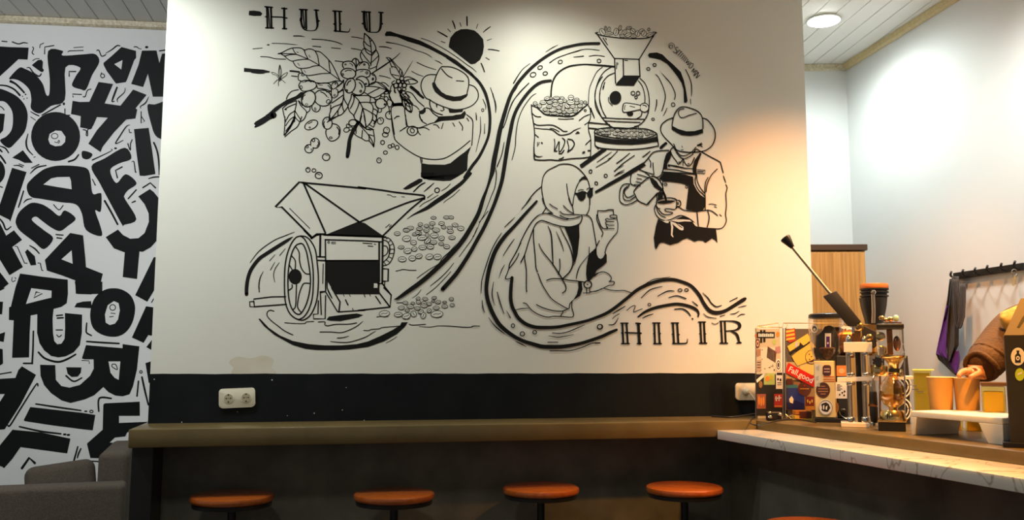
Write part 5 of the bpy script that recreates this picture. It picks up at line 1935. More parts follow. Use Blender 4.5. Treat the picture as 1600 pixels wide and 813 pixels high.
MB().tube(rg, .0014, 6, False).build('print', BRN, rp_)
for (u, v) in ((1264.5, 554), (1271, 553.5), (1268, 557.5), (1265, 562), (1271.5, 562), (1268.5, 564.5)): S.disc('print', BRN, u, v, 1.1, 1.1, D2 - .0029, .0003, rp_, 8)
s2_([(1250, 572), (1276, 566), (1277, 585), (1250, 590)], colm((0.66, 0.50, 0.14)), None, D2 - .0010)
rs = s2_([(1231.8, 567), (1276.5, 590.5), (1271.5, 605.5), (1226.5, 582)], RED, 'red slanted sticker with white lettering', D2 - .0034)
S.text('Fall.good', 12.5, WHT, 1251.3, 586.3, D2 - .0042, 27.5, bold=.0004, parent=rp_, sx=.93)
s2_(rect(1229, 592, 1238, 602), colm((0.10, 0.03, 0.03)), None, D2 - .0012); s2_(rect(1240, 597, 1250, 606), colm((0.30, 0.16, 0.08)), None, D2 - .0010)
s2_(rect(1228.5, 606.5, 1257, 640), BLU, 'blue picture sticker with a pale shape', D2 - .0016); s2_(rect(1228.5, 601.5, 1246, 608), colm((0.05, 0.20, 0.30)), None, D2 - .0012)
mk([(1233, 624), (1237, 619), (1240, 624), (1239, 631), (1234, 629)], WHT, rp_, D2 - .0025)
mk([(1229, 630), (1243, 626), (1257, 631), (1257, 640), (1229, 640)], colm((0.02, 0.02, 0.12)), rp_, D2 - .0024)
o = S.disc('sticker', BRN, 1257, 608, 10.6, 11, D2 - .0025, .0007, rp_); lab(o, 'dark brown round sticker'); mk(rect(1250, 607, 1264, 608.6), ORG, rp_, D2 - .0034); S.disc('print', RED, 1257, 603, 1.4, 1.4, D2 - .0034, .0003, rp_, 8)
s2_(rect(1259, 620, 1272, 634), colm((0.24, 0.03, 0.02)), None, D2 - .0018); s2_(rect(1258.5, 635, 1272, 641), ORG, None, D2 - .0018)
for i in range(3): S.disc('print', YEL, 1262 + i * 3.4, 627 + (i % 2) * 2, 1.2, 2.6, D2 - .0028, .0003, rp_, 8)
# clutter at its foot
cl_ = Item('adapter_strip', 'black adapter block with chrome fittings at the foot of the stickered screen', 'adapter', 1210, 658)
cl_.box('block', M['black'], 1199, 644, 1222, 658, 0, .03, .004, True)
for (u, v, r_) in ((1203, 645, 2.2), (1203.5, 652, 3), (1219, 648, 3)): cl_.part(MB().sphere(cl_.q(u, v, -.004), cl_.px(r_), (1.2, .6, .8)), 'fitting', M['steel'], 60)
cl2 = Item('chrome_clip', 'small chrome spring clips lying on the bar before the blue sticker', 'clips', 1233, 656)
for (a, b) in (((1228, 653, 0), (1240, 649, .01)), ((1228, 656, 0), (1241, 656, .0)), ((1227, 648, .01), (1236, 655, 0))): cl2.tube('clip_arm', M['steel'], [a, b], 1.6)
oc = Item('orange_packet', 'orange-yellow packets stacked low beside the white sticker grinder', 'packet', 1256, 657)
oc.box('packet_layer', YEL, 1242, 649.5, 1270, 655.5, .0, .05, .001, True); oc.box('packet_layer', ORG, 1243, 642, 1270, 648, .004, .05, .001); oc.box('band', BRN, 1249, 643.5, 1268, 654, -.001, .0005)

# --- electric grinder ---------------------------------------------------
G_ = Item('electric_coffee_grinder', 'black and cream electric coffee grinder with clear hopper and round stickers', 'grinder', 1290, 660.5, -31)
base = G_.box('base', M['black'], 1273, 653.5, 1330, 662, -.004, .135, .003, True)
fp = G_.box('front_panel', colm((0.70, 0.56, 0.26)), 1271.5, 564, 1306, 653, .0, .05, .002); lab(fp, 'cream front panel')
wz = G_.poly('sticker', colm((0.62, 0.60, 0.50)), rect(1273, 569, 1283.5, 605), -.0002, .0006, fp)
def gst(shape, m, l=None, par=fp, d=-.0004):
    o = (G_.disc('sticker', m, *shape, d, .0007, par) if len(shape) == 4 else G_.poly('sticker', m, shape, d, .0007, par))
    if l: lab(o, l)
    return o
gst(rrect(1285.5, 570.8, 1298.5, 587.5, 4), colm((0.06, 0.02, 0.03)), 'dark rounded badge sticker')
for v in (576, 580.5): G_.poly('print', colm((0.5, 0.35, 0.3)), rect(1287.5, v, 1296.5, v + 1.6), -.0012, .0003, fp)
for v in (589, 592.6, 596): G_.poly('print', colm((0.55, 0.10, 0.02)), rect(1286.5, v - .7, 1304.5, v + .7), -.0004, .0003, fp)
gst((1286, 610, 11, 12.3), colm((0.07, 0.022, 0.018)), 'dark brown round sticker')
for (v, a) in ((604, 3.5), (608, 7.5), (612, 7.8), (616, 4)): G_.poly('print', colm((0.34, 0.16, 0.07)), rect(1286 - a, v - .8, 1286 + a, v + .8), -.0012, .0003, fp)
gst((1290.2, 637, 11.3, 12.3), WHT, 'white round sticker with a black emblem', d=-.0014)
MB().tube([G_.q(1290.2 + 10.3 * math.cos(a), 637 + 11.2 * math.sin(a), -.0024) for a in [k * PI / 14 for k in range(29)]], .0008, 5, False).build('print', INK, fp)
G_.poly('print', INK, [(1283, 632), (1287, 630), (1291, 629), (1295, 632), (1297.5, 638), (1296, 640), (1293.5, 644), (1288, 643.5), (1283.5, 641), (1284.5, 637)], -.0022, .0003, fp)
for p_ in ([(1286, 634), (1288, 633), (1288, 640), (1286, 640)], [(1290, 636), (1293, 634), (1292, 641), (1290, 640)]): G_.poly('print', WHT, p_, -.0027, .0003, fp)
for (a, b) in ((574, 1277), (590, 1276), (600, 1278)): G_.poly('print', colm((0.4, 0.42, 0.38)), [(b - 2, a), (b + 3, a - 3), (b + 3, a + 5), (b - 1, a + 4)], -.001, .0003, fp)
bd_ = G_.box('body', M['blackm'], 1306, 556, 1331, 654, .012, .13, .004); G_.box('body', M['blackm'], 1272, 563, 1306, 653, .051, .13, .002)
def bst(pts, m, l): return lab(G_.poly('sticker', m, pts, .0118, .0007, bd_), l)
bst(rect(1307, 571.5, 1323, 588), colm((0.60, 0.22, 0.05)), 'orange square sticker'); G_.disc('print', colm((0.75, 0.4, 0.2)), 1315, 580, 5, 4, .0108, .0003, bd_)
bst(rect(1305.5, 597.5, 1323.5, 623), WHT, 'white label with fine print')
for i in range(5): G_.poly('print', INK, rect(1308, 601 + i * 2.2, 1313 + (i * 3) % 6, 601.8 + i * 2.2), .0108, .0003, bd_)
for (u, v) in ((1316, 614), (1319.5, 612), (1319, 618), (1312, 617)): G_.disc('print', INK, u, v, 1.3, 1.6, .0108, .0003, bd_, 8)
G_.disc('sticker', colm((0.28, 0.13, 0.03)), 1307.5, 637, 3.2, 8, .0115, .0006, bd_)
kn = G_.part(MB().sphere(G_.q(1317.5, 642, .004), G_.px(4.5), (1.1, .7, .8)), 'dial', M['black'], 60); MB().tube([G_.q(1311.5, 643, .008), G_.q(1314, 649, .008), G_.q(1321, 654, .008), G_.q(1328, 655, .008)], .0016, 6).build('dial_arc', M['steel'], kn, smooth=60)
G_.lathe('hopper', M['glass'], 1293, .062, [(563, 20), (548, 24), (520, 27), (500, 28), (497, 28)])
G_.lathe('hopper_beans', M['bean'], 1293, .062, [(562, 18), (552, 21), (545, 22.5), (543, 20)])
G_.lathe('hopper_lid', M['black'], 1293, .062, [(498, 28.5), (496, 29), (492, 28.5), (490.5, 26)])
G_.disc('sticker', WHT, 1272.5, 514, 5.4, 6.6, .0155, .0006, G_.e); G_.disc('print', INK, 1272.5, 514, 3.4, 4.2, .0146, .0003, G_.e); G_.disc('print', WHT, 1272.5, 515, 1.9, 2.2, .014, .0003, G_.e)
G_.part(MB().xprism([(p.x, p.z) for p in [G_.q(u, v, .02) for u, v in ((1283, 564), (1276, 556), (1275, 540), (1276, 524), (1285, 520), (1288, 511), (1296, 508.5), (1304, 512), (1309, 524), (1311, 540), (1306, 564))]], .012, .06, .004), 'motor_dome', M['blackm'], 50)
G_.poly('sticker', WHT, rect(1289, 521, 1298.5, 548), .0115, .0007); G_.poly('print', colm((0.08, 0.03, 0.20)), rect(1290.8, 526, 1296.6, 544), .0106, .0003); G_.disc('print', WHT, 1293.6, 536.5, 1.4, 1.6, .01, .0003, G_.e, 10)
c = G_.q(1318, 535, .085)
G_.part(MB().lathe((G_.q(1301, 535, .085).x, .085, c.z), [(0, G_.px(24)), (G_.px(30), G_.px(25)), (G_.px(33), G_.px(22))], 36, axis=(1, 0, 0)), 'motor_drum', M['bronze'], 45)
for e_ in ([(1313, 512), (1320, 509), (1322, 513), (1319, 515), (1316, 513.5)], [(1321, 510), (1327, 510), (1330, 515), (1325, 514), (1323, 517)]): G_.poly('print', WHT, e_, .012, .0006)

# --- lever espresso machine ---------------------------------------------
E_ = Item('lever_espresso_machine', 'manual lever espresso press with long black-handled lever and steel columns', 'espresso machine', 1338, 668, -33)
E_.box('foot_plate', M['whitep'], 1314, 660.5, 1358, 670, -.015, .10, .002, True)
E_.box('back_plate', M['blackm'], 1336, 548, 1349, 661, .03, .05, .001)
for (u, r_) in ((1329.5, 3.6), (1353, 3.4)):
    for d in (.005, .075):
        col_ = E_.lathe('column', M['brushed'], u, d, [(661, r_), (600, r_ * 1.05), (585, r_), (550, r_)])
        for (v0, v1) in ((661, 652), (602, 597), (588, 583), (556, 550)): E_.lathe('collar', M['steel'], u, d, [(v0, r_ * 1.7), (v0 - .8, r_ * 1.8), (v1 + .8, r_ * 1.8), (v1, r_ * 1.6)], 20, col_)
E_.part(MB().xprism([(p.x, p.z) for p in [E_.q(u, v, -.012) for u, v in ((1308, 590.5), (1388, 588), (1427, 588), (1427, 593), (1388, 594), (1308, 597.5))]], -.012, .09, .001), 'shelf_plate', M['whitep'])
E_.box('top_block', M['whitep'], 1318, 535, 1363, 550.5, -.012, .085, .002)
for u in (1327, 1350.5):
    E_.part(MB().lathe(E_.q(u, 534.8, .012), [(0, E_.px(5.6)), (E_.px(4), E_.px(5.4)), (E_.px(8), E_.px(4.4)), (E_.px(11.5), E_.px(1.5))], 20), 'dome_nut', M['steel'], 45)
E_.box('pivot_block', M['bronze'], 1331, 517, 1345, 535, .0, .05, .002)
E_.box('clevis', M['steel'], 1330.5, 507.5, 1335, 521, -.008, .04, .001)
E_.part(MB().xprism([(p.x, p.z) for p in [E_.q(u, v, .01) for u, v in ((1347, 511), (1351, 510), (1372, 520), (1372, 543), (1360, 543), (1354, 530), (1347, 524))]], .004, .03, .002), 'lever_arm', M['blackm'])
for (u, v, r_) in ((1343, 511, 6.2), (1358.5, 527.5, 5), (1375.5, 526, 6.8)):
    b_ = E_.part(MB().lathe(E_.q(u, v, -.002), [(0, E_.px(r_)), (.008, E_.px(r_)), (.011, E_.px(r_ * .7))], 24, axis=(0, -1, 0)), 'pivot_bolt', M['gold'], 40)
    MB().lathe(E_.q(u, v, -.0135), [(0, E_.px(r_ * .42)), (.002, E_.px(r_ * .42))], 12, axis=(0, -1, 0)).build('bolt_head', M['bronze'], b_)
lv = E_.part(MB().tube([E_.q(1296, 457.5, .0), E_.q(1235, 383, .0)], E_.px(2.5), 14), 'lever_rod', M['brushed'], 60)
E_.part(MB().tube([E_.q(1338, 511, .0), E_.q(1296, 457, .0)], E_.px(2.8), 14), 'lever_rod', M['brushed'], 60)
E_.part(MB().xprism([(p.x, p.z) for p in [E_.q(u, v, .0) for u, v in ((1286, 463.5), (1307, 455), (1345.5, 503), (1334, 511), (1325, 510))]], -.018, .018, .003), 'lever_grip', M['blackm'], 50)
tp = [E_.q(1238.5, 387, 0), E_.q(1237, 385, 0), E_.q(1234, 381, 0), E_.q(1226, 371, 0), E_.q(1225, 369.7, 0)]
ax = (tp[-1] - tp[0]).normalized()
E_.part(MB().lathe(tp[0], [(0, E_.px(3.4)), (E_.px(4), E_.px(4.6)), (E_.px(18), E_.px(8.6)), (E_.px(20), E_.px(8.2)), (E_.px(21), E_.px(6))], 24, axis=ax), 'lever_tip', M['black'], 45)
E_.lathe('group_head', M['gold'], 1375, .03, [(588, 13), (586, 14), (573, 14), (571, 13)])
E_.lathe('group_collar', M['gold'], 1375, .03, [(556, 16), (553, 16), (552, 12), (543, 12), (541, 11)])
E_.lathe('piston', M['steel'], 1375, .03, [(572, 8), (556, 8)])
hd = E_.part(MB().lathe(E_.q(1364, 612, -.04) , [(0, 0.0)] + [(-E_.px(x), E_.px(r_)) for x, r_ in ((0, 4.6), (2, 5.6), (20, 6.2), (21, 5.6), (23, 5.6), (24, 6.2), (44, 5.6), (47, 4.2))], 24), 'portafilter_handle', M['black'], 45)
E_.lathe('handle_ring', M['bronze'], 1364, -.04, [(635.5, 6.5), (631.5, 6.5)], 24, hd)
E_.lathe('handle_tip', M['steel'], 1364, -.04, [(668.5, 4), (667, 5), (661, 4.6), (659.5, 4)], 20, hd)
E_.tube('handle_hook', M['steel'], [(1364, 611, -.04), (1361, 603, -.035), (1363, 596, -.03), (1365, 588, -.02), (1364, 584, -.0)], 1.3)
sk = E_.part(MB(), 'grip_wheel', M['blackm']) if False else None
gw = MB()
ctr = E_.q(1371, 565, -.01)
gw.lathe(ctr, [(0, E_.px(6)), (.012, E_.px(6))], 20, axis=(0, -1, 0))
for k in range(7):
    a = 2 * PI * k / 7; gw.sphere(ctr + Vector((E_.px(6) * math.cos(a), -.006, E_.px(6) * math.sin(a))), E_.px(2.0), n=10)
E_.part(gw, 'grip_wheel', M['blackm'], 50)

# --- hand grinder with conical hopper -----------------------------------
H_ = Item('conical_hopper_grinder', 'black conical bean hopper with orange wooden lid and steel strap, behind the espresso press', 'grinder', 1365, 655, -13)
H_.lathe('stand', M['brushed'], 1366, .05, [(655, 14), (652, 14), (650, 6), (530, 6)]); H_.box('neck_block', M['gold'], 1349, 506.5, 1373, 531, .02, .075, .002)
H_.lathe('hopper', M['black'], 1366, .05, [(507, 14), (500, 14.5), (490, 17), (478, 19.5), (466, 21)], 40)
for v in (464.5, 458.5, 454): H_.lathe('hopper_ring', M['black'], 1366, .05, [(v, 20.6), (v - .4, 21.5), (v - 2.2, 21.5), (v - 2.8, 20)], 40)
H_.lathe('hopper_core', M['blackm'], 1366, .05, [(466, 19), (452, 19)], 32)
H_.lathe('lid', colm((0.55, 0.16, 0.03), 0.3), 1366, .05, [(452, 20.4), (451, 21.4), (446, 21.4), (444, 20.5)], 40)
r_ = H_.px(21.7)
H_.part(MB().tube([H_.q(1364.5, 505, .05 - H_.px(16.5)), H_.q(1365, 485, .05 - H_.px(20)), H_.q(1364, 460, .05 - H_.px(23))], H_.px(2.9), 10), 'strap', M['brushed'], 60)
H_.part(MB().lathe(H_.q(1364, 457, .05 - H_.px(23.5)), [(0, H_.px(4)), (.008, H_.px(4)), (.011, H_.px(2.5))], 6, axis=(0, -1, 0)), 'strap_bolt', M['steel'], 30)

# --- syphon brewer -------------------------------------------------------
Y_ = Item('syphon_coffee_brewer', 'glass and brass halogen syphon brewer with a black top plate, right of the espresso press', 'coffee brewer', 1394, 673.5, -35)
tr = Y_.box('tray', M['black'], 1372, 660, 1415.5, 669, -.03, .06, .002, True)
Y_.box('tray_rim', M['gold'], 1371, 658, 1416.5, 661, -.032, .062, .001)
Y_.lathe('burner_base', M['gold'], 1395, .02, [(658, 20), (656, 20.5), (644, 18), (641, 16), (640, 8)])
for u in (1385.5, 1389.5, 1392.5): Y_.box('vent_slot', M['black'], u, 646, u + 1.4, 655, -.0275, -.024, .0)
Y_.lathe('glass_bulb', M['amber'], 1396, .02, [(641, 6), (637, 7), (632, 14), (622, 18.5), (612, 19.5), (602, 17.5), (594, 12), (586, 7.5), (582, 7.5)], 40)
Y_.lathe('brewed_coffee', M['amber'], 1396, .02, [(636, 6), (631, 13), (622, 17.6), (616, 18.4), (615.5, 10)], 32)
Y_.lathe('collar', M['black'], 1397.5, .02, [(582, 8), (579, 8.5), (576, 8)]); Y_.lathe('collar_ring', M['bronze'], 1397.5, .02, [(588, 8), (585, 9), (583, 8)])
Y_.lathe('upper_funnel', M['gold'], 1397, .02, [(576, 7), (570, 8), (564, 12), (560, 17), (557, 18.5), (555.5, 18.5)], 36)
Y_.lathe('glass_cylinder', M['glass'], 1391.5, .02, [(555.5, 19.5), (516, 20)], 36)
Y_.box('top_plate', M['black'], 1369, 505.8, 1412.8, 514.5, -.035, .065, .006)
Y_.part(MB().lathe(Y_.q(1376, 526, -.005), [(0, Y_.px(7)), (.01, Y_.px(7)), (.012, Y_.px(5))], 24, axis=(0, -1, 0)), 'valve_wheel', M['gold'], 45)
Y_.box('valve_stem', M['bronze'], 1385, 514.5, 1396, 555, .005, .03, .004)
Y_.part(MB().sphere(Y_.q(1401.5, 537, .01), Y_.px(7), (.8, .6, 1.7)), 'tamper', M['bronze'], 60)
Y_.tube('support_rod', M['steel'], [(1410.5, 514, .0), (1411.5, 540, .0), (1413, 560, .0), (1414, 657, .0)], 1.1)
Y_.tube('support_rod', M['bronze'], [(1375, 588, .03), (1375, 657, .03)], 1.6)
for (u, v, r_) in ((1377.5, 497, 3.6), (1384, 500, 3.2), (1391, 499, 4.2)): Y_.part(MB().sphere(Y_.q(u, v, .0), Y_.px(r_), (1.2, .8, 1.0)), 'valve', M['gold'], 60)
Y_.part(MB().lathe(Y_.q(1395, 505.5, .01), [(0, Y_.px(13)), (.004, Y_.px(13))], 20), 'valve_seat', M['bronze'], 45)
Y_.part(MB().sphere(Y_.q(1400, 497.5, .02), Y_.px(4.8), (.9, .9, 1.15)), 'stopper', colm((0.35, 0.62, 0.52)), 60)
Y_.lathe('side_burner', M['gold'], 1408, .0, [(589, 3.5), (584, 4.2), (580, 2.5), (577, 2)])

# --- black board with white rings ---------------------------------------
K_ = Item('ringed_board', 'black upright board with white ring marks behind the syphon brewer', 'board', 1412, 663, -36)
kb = K_.part(MB().xprism([(p.x, p.z) for p in [K_.q(u, v, 0) for u, v in ((1396, 672), (1396, 590), (1408, 574), (1415, 556), (1418, 556), (1421, 590), (1422.5, 672))]], 0, .012, .001), 'board', M['blackm'])
for (v) in (604.5, 640.5):
    for (ra_, wd) in ((12.5, 1.2), (8.0, 1.0)):
        K_.part(MB().tube([K_.q(1411 + ra_ * math.cos(a), v + ra_ * 1.35 * math.sin(a), -.0005) for a in [(-95 + 190 * k / 14) * PI / 180 for k in range(15)]], K_.px(wd), 6, False), 'ring_mark', WHT, None, kb)

# --- white riser, cups and boxes ------------------------------------------
BA = math.degrees(math.atan2(bar.y, bar.x))
W_ = Item('white_serving_riser', 'low white plastic riser standing on the bar top with cups on it', 'riser', 1424.5, 680, BA)
q = W_.q
def q3(u, v, d): return W_.q(u, v, d)
a = q(1424.5, 680, 0); b = q(1573, 693, 0); ztop = q(1424.5, 642, 0).z; Lr = q(1568, 690, 0).x
W_.part(MB().box((0, 0, ztop - .022), (Lr, .20, ztop), .005, 3), 'top_board', M['whitep'], 50)
W_.part(MB().xprism([(0, 0), (.010, 0), (.028, ztop - .022), (0, ztop - .022)], 0, .20, .002), 'leg', M['whitep'])
W_.part(MB().xprism([(Lr, 0), (Lr - .060, 0), (Lr - .095, ztop - .022), (Lr, ztop - .022)], 0, .20, .002), 'leg', M['whitep'])
ZS = H_TOP + ztop
def cup(uc, v0, v1, rt, rb, label):
    """paper cup standing on the riser: uc centre, v0 rim, v1 foot, radii in pixels at that place"""
    it = Item('paper_cup', label, 'cup', uc, v1 - 1.0, -13, 'kraft paper cups', ZS + .0005)
    hh = it.q(uc, v0, 0).z
    MB().lathe((0, 0, 0), [(0, it.px(rb)), (hh - .003, it.px(rt)), (hh - .003, it.px(rt) - .002), (.004, it.px(rb) - .002)], 40).build('cup_wall', M['kraft'], it.e, smooth=40)
    MB().tube([(it.px(rt) * math.cos(k * PI / 16), it.px(rt) * math.sin(k * PI / 16), hh - .002) for k in range(33)], .002, 8, False).build('rim', colm((0.75, 0.52, 0.24)), it.e, smooth=60)
    return it
c1 = cup(1471, 589, 641, 18.7, 16.2, 'kraft brown paper cup, the left one of two on the white riser')
c2 = cup(1512.5, 590, 642, 18.7, 16.5, 'kraft brown paper cup under the hand, right one of two on the white riser')
T1 = Item('lidded_tub', 'clear yellow-tinted tub with a dark lid on the right end of the riser', 'tub', 1552, 645, -40, None, ZS + .0005)
T1.box('tub_body', M['yellowp'], 1533, 604, 1573, 645, .0, .07, .004, True); T1.box('lid', colm((0.10, 0.05, 0.02)), 1532, 597.5, 1574, 604, -.003, .073, .002)
T1.box('contents', colm((0.70, 0.52, 0.14)), 1536, 612, 1570, 645, .006, .06, .004, True)
T2 = Item('card_box', 'clear yellow-green box of white cards left of the paper cups', 'box', 1440, 664, -37)
T2.box('box_shell', M['yellowp'], 1426, 579, 1459, 672, .0, .06, .002, True); T2.box('card', colm((0.50, 0.53, 0.30)), 1428, 583, 1456, 660, .006, .05, .001, True)
T2.box('box_edge', colm((0.72, 0.78, 0.12)), 1425.5, 577.5, 1459.5, 579.5, -.001, .061, .0005)
for (u0, v0, u1, v1) in ((1426, 603, 1432, 604), (1425, 608, 1435, 609.4), (1433, 612, 1443, 613)): T2.poly('print', colm((0.1, 0.12, 0.25)), rect(u0, v0, u1, v1), -.0002, .0004)
U0 = None
for i, (u0, u1, mcol, lb) in enumerate(((1436, 1470, (0.66, 0.50, 0.18), 'pale yellow clear tub under the left end of the riser'), (1474, 1505, (0.66, 0.36, 0.08), 'orange clear tub under the middle of the riser'), (1508, 1536, (0.68, 0.44, 0.10), 'amber clear tub under the riser beside its right leg'))):
    t = Item('storage_tub', lb, 'tub', (u0 + u1) / 2, 671 + i * 1.5, -38, 'clear tubs under the riser')
    t.box('tub_body', M['yellowp'], u0, 653, u1, 674, .0, .05, .003, True); t.box('contents', colm(mcol), u0 + 3, 656, u1 - 3, 673, .005, .04, .003, True)
# --- black carton with a folded handle top --------------------------------
X_ = Item('black_carton', 'tall black carrier carton with grey gable handle and two round stickers', 'carton', 1568, 699.5, -41)
xb = X_.box('carton_body', M['blackm'], 1569, 524, 1660, 694, .0, .11, .002, True)
wq = X_.q(1569, 524, 0); wr_ = X_.q(1660, 524, 0); zt = wq.z; zz = X_.q(1597, 466, .035).z
gb = MB()
V = [(wq.x, 0, zt), (wr_.x, 0, zt), (wr_.x, .11, zt), (wq.x, .11, zt), (wq.x + .052, .051, zz), (wr_.x - .052, .051, zz), (wr_.x - .052, .059, zz), (wq.x + .052, .059, zz)]
vs = [gb.bm.verts.new(p) for p in V]
for f in ((0, 1, 5, 4), (1, 2, 6, 5), (2, 3, 7, 6), (3, 0, 4, 7), (4, 5, 6, 7), (3, 2, 1, 0)): gb.bm.faces.new([vs[i] for i in f])
gbo = gb.build('gable_top', colm((0.17, 0.14, 0.115), .6), X_.e)
sl = X_.q(1590, 513, .0); nrm = Vector((0, -(zz - zt), .051)).normalized()
sm_ = MB(); pts = []
for (u, v) in ((1589, 512), (1593, 512), (1606, 494), (1606, 486), (1597, 497)):
    # point on the sloped gable plane
    p0 = X_.q(u, v, 0); t_ = 0
    for _ in range(6):
        d_ = (p0.z - zt) / (zz - zt) * .051; p0 = X_.q(u, v, d_)
    pts.append(p0 + nrm * .0012)
f_ = [sm_.bm.verts.new(p) for p in pts]; sm_.bm.faces.new(f_); sm_.build('handle_slot', M['black'], gbo)
X_.disc('sticker', WHT, 1590.5, 557.5, 11, 14, -.0003, .0007, xb); 
X_.poly('print', INK, [(1588, 548), (1593, 548), (1592, 552), (1595, 556), (1595, 567), (1586, 567), (1586, 556), (1589, 552)], -.0012, .0003, xb)
X_.disc('print', WHT, 1590.5, 560, 3, 3.6, -.0017, .0003, xb, 14); X_.disc('print', INK, 1590.5, 560, 1.2, 1.5, -.0022, .0003, xb, 10)
X_.disc('sticker', colm((0.45, 0.62, 0.03)), 1593.5, 585.5, 7.4, 10, -.0003, .0007, xb); X_.poly('print', WHT, [(1590, 584), (1597, 581), (1597, 584), (1590, 587)], -.0012, .0003, xb)
X_.box('foot_tray', M['black'], 1567, 691.5, 1662, 697, -.004, .113, .002, True)
# dark mat on the bar under the riser
mt = MB().prism([(p.x, p.y) for p in (onz(1440, 677, H_TOP), onz(1535, 686, H_TOP), onz(1535, 686, H_TOP) + bq * .18, onz(1440, 677, H_TOP) + bq * .18)], H_TOP, H_TOP + .001)
# loose cable on the bar
cb = [onz(u, v, H_TOP + .004) for u, v in ((1203, 644), (1190, 645), (1178, 652), (1172, 660), (1177, 664), (1190, 664.5), (1205, 660), (1222, 656.5), (1250, 656), (1275, 660.5))]
ce = empty('loose_cable', cb[4]); tag(ce, 'thin black cable looping over the bar corner before the stickered screen', 'cable')
MB().tube([p - cb[4] for p in cb], .0028, 8).build('cable', M['rubber'], ce, smooth=60)

# ------------------------------------------------------------------ the person behind the bar: only an arm and a shoulder reach into view
pr = empty('person', (2.86, -1.22, 0.0)); tag(pr, 'person in a brown jacket with yellow patterned neck cloth reaching for a paper cup', 'person')
PO = Vector(pr.location)
def W(u, v, z): return CAM + ray(u, v) * z - PO
def skinned(name, chain, m, parent, lvl=2):
    """chain: list of polylines [(point, radius)...], joined where points coincide"""
    me = bpy.data.meshes.new(name); vs = []; es = []; rad = []; idx = {}
    for line in chain:
        prev = None
        for p, r_ in line:
            k = (round(p[0], 4), round(p[1], 4), round(p[2], 4))
            if k not in idx: idx[k] = len(vs); vs.append(tuple(p)); rad.append(r_)
            if prev is not None and prev != idx[k]: es.append((prev, idx[k]))
            prev = idx[k]
    me.from_pydata(vs, es, []); o = bpy.data.objects.new(name, me); C.objects.link(o); o.parent = parent
    md = o.modifiers.new('skin', 'SKIN'); md.use_smooth_shade = True
    sv = me.skin_vertices[0].data
    for i, r_ in enumerate(rad):
        rr_ = r_ if isinstance(r_, tuple) else (r_, r_); sv[i].radius = rr_
    sv[0].use_root = True
    ms = o.modifiers.new('sub', 'SUBSURF'); ms.levels = lvl; ms.render_levels = lvl
    me.materials.append(m); return o
V3 = lambda x, y, z: Vector((x, y, z))
pel = V3(.02, 0, .93); chest = V3(-.02, .02, 1.22); neckb = V3(-.03, .02, 1.44); 
sh_l = W(1640, 500, 3.440)                      # the reaching shoulder
elb = W(1556, 545, 3.320); wri = W(1528, 582, 3.210)
sh_o = V3(.06, -.20, 1.36)
# jacket: torso and both sleeves
skinned('jacket', [[(pel, .16), (V3(.0, .01, 1.08), .155), (chest, .165), (V3(-.02, .02, 1.34), .13), (neckb, .07)],
                   [(V3(-.02, .02, 1.34), .13), (sh_l, .100), (W(1600, 506, 3.400), .096), (W(1574, 524, 3.350), .084), (elb, .076), (W(1540, 567, 3.260), .076), (W(1531, 578, 3.220), .052)],
                   [(V3(-.02, .02, 1.34), .13), (sh_o, .085), (V3(.06, -.28, 1.10), .066), (V3(-.02, -.30, .98), .055)]], M['brownc'], pr)
# folds gathered at the cuff
cf = MB()
dv_ = (wri - elb).normalized(); qd_ = dv_.to_track_quat('Z', 'Y')
for k, (t, r_) in enumerate(((.45, .060), (.80, .055))):
    c_ = elb * (1 - t) + wri * t
    cf.tube([c_ + qd_ @ Vector((r_ * math.cos(a) * (1 + .05 * math.sin(3 * a + k)), r_ * math.sin(a), .010 * math.sin(2 * a + k))) for a in [j * PI / 12 for j in range(25)]], .009, 8, False)
cf.build('cuff_folds', M['brownc'], pr, smooth=70)
skinned('trousers', [[(pel, .145), (V3(.02, .09, .86), .095), (V3(.02, .10, .48), .068), (V3(.02, .10, .10), .05)], [(pel, .145), (V3(.02, -.09, .86), .095), (V3(.02, -.10, .48), .068), (V3(.02, -.10, .10), .05)]], M['blackm'], pr)
for y in (.10, -.10): MB().box((-.19, y - .045, 0), (.07, y + .045, .085), .03, 3).build('shoe', M['black'], pr, smooth=60)
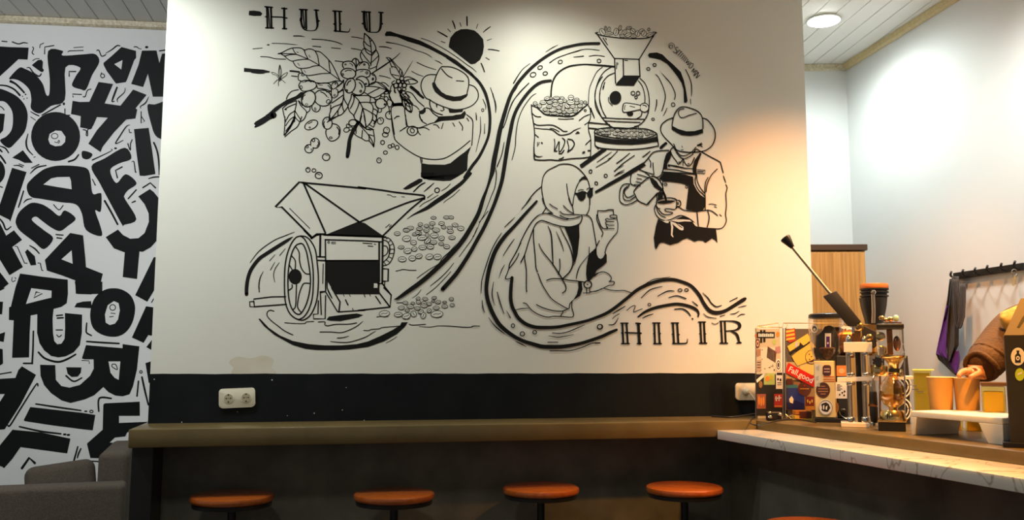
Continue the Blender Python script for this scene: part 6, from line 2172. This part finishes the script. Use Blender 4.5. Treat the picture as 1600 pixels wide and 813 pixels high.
# neck cloth, yellow patterned
nc = W(1584, 500, 3.30)
ncm = MB(); g = []
for i in range(9):
    row = []
    for j in range(9):
        u = 1562 + (1604 - 1562) * j / 8; vtop = 489 - (j / 8) * 18; vbot = 504 + 26 * math.sin(j / 8 * PI * .75)
        v = vtop + (vbot - vtop) * i / 8
        row.append(W(u, v, 3.30 - .03 * math.sin(i / 8 * PI) - .03 * math.sin(j / 8 * PI)))
    g.append(row)
ncm.grid(g); no = ncm.build('neck_cloth', M['yellowc'], pr, smooth=70); no.modifiers.new('s', 'SOLIDIFY').thickness = .006
# head, mostly outside the picture
hc = V3(-.07, .02, 1.60)
skinned('neck', [[(neckb, .055), (V3(-.05, .02, 1.52), .052), (hc - V3(0, 0, .03), .06)]], M['skin'], pr)
hm = MB().sphere(hc, .10, (.98, .80, 1.18), 32); 
hm.sphere(hc + V3(-.098, 0, -.012), .018, (1.1, .8, 1.5), 12); hm.sphere(hc + V3(-.0, .082, -.01), .022, (.9, .4, 1.3), 12); hm.sphere(hc + V3(-.0, -.082, -.01), .022, (.9, .4, 1.3), 12)
hm.sphere(hc + V3(-.085, 0, -.062), .020, (.6, 1.3, .35), 12)
hm.build('head', M['skin'], pr, smooth=70)
for y in (.033, -.033): MB().sphere(hc + V3(-.088, y, .018), .013, (.7, 1.1, .7), 14).build('eye', M['black'], pr, smooth=70)
MB().sphere(hc + V3(.018, 0, .028), .108, (.98, .84, 1.10), 28).build('hair', M['hair'], pr, smooth=70)
# hand: palm and five bent fingers closing over the cup rim
pw = wri; pal = W(1522, 584, 3.190)
def F(u, v, z): return W(u, v, z)
skinned('hand', [[(wri, .030), (F(1529, 581, 3.195), (.036, .026)), (pal, (.038, .024)), (F(1516, 585, 3.185), (.030, .018))],
                 [(pal, (.038, .024)), (F(1507, 581, 3.170), .0105), (F(1500, 584, 3.150), .0098), (F(1497.5, 590, 3.140), .0085)],
                 [(pal, (.038, .024)), (F(1509, 579, 3.185), .0105), (F(1502, 581, 3.175), .0098), (F(1499, 587.5, 3.165), .0085)],
                 [(pal, (.038, .024)), (F(1512, 578, 3.205), .0100), (F(1505.5, 579, 3.205), .0092), (F(1501, 586, 3.200), .0082)],
                 [(pal, (.038, .024)), (F(1516, 578, 3.220), .0090), (F(1511, 579, 3.230), .0082), (F(1507, 585, 3.230), .0075)],
                 [(F(1529, 581, 3.195), (.036, .026)), (F(1528, 585, 3.160), .0125), (F(1521, 588, 3.135), .011), (F(1515, 591, 3.125), .0092)]], M['skin'], pr)
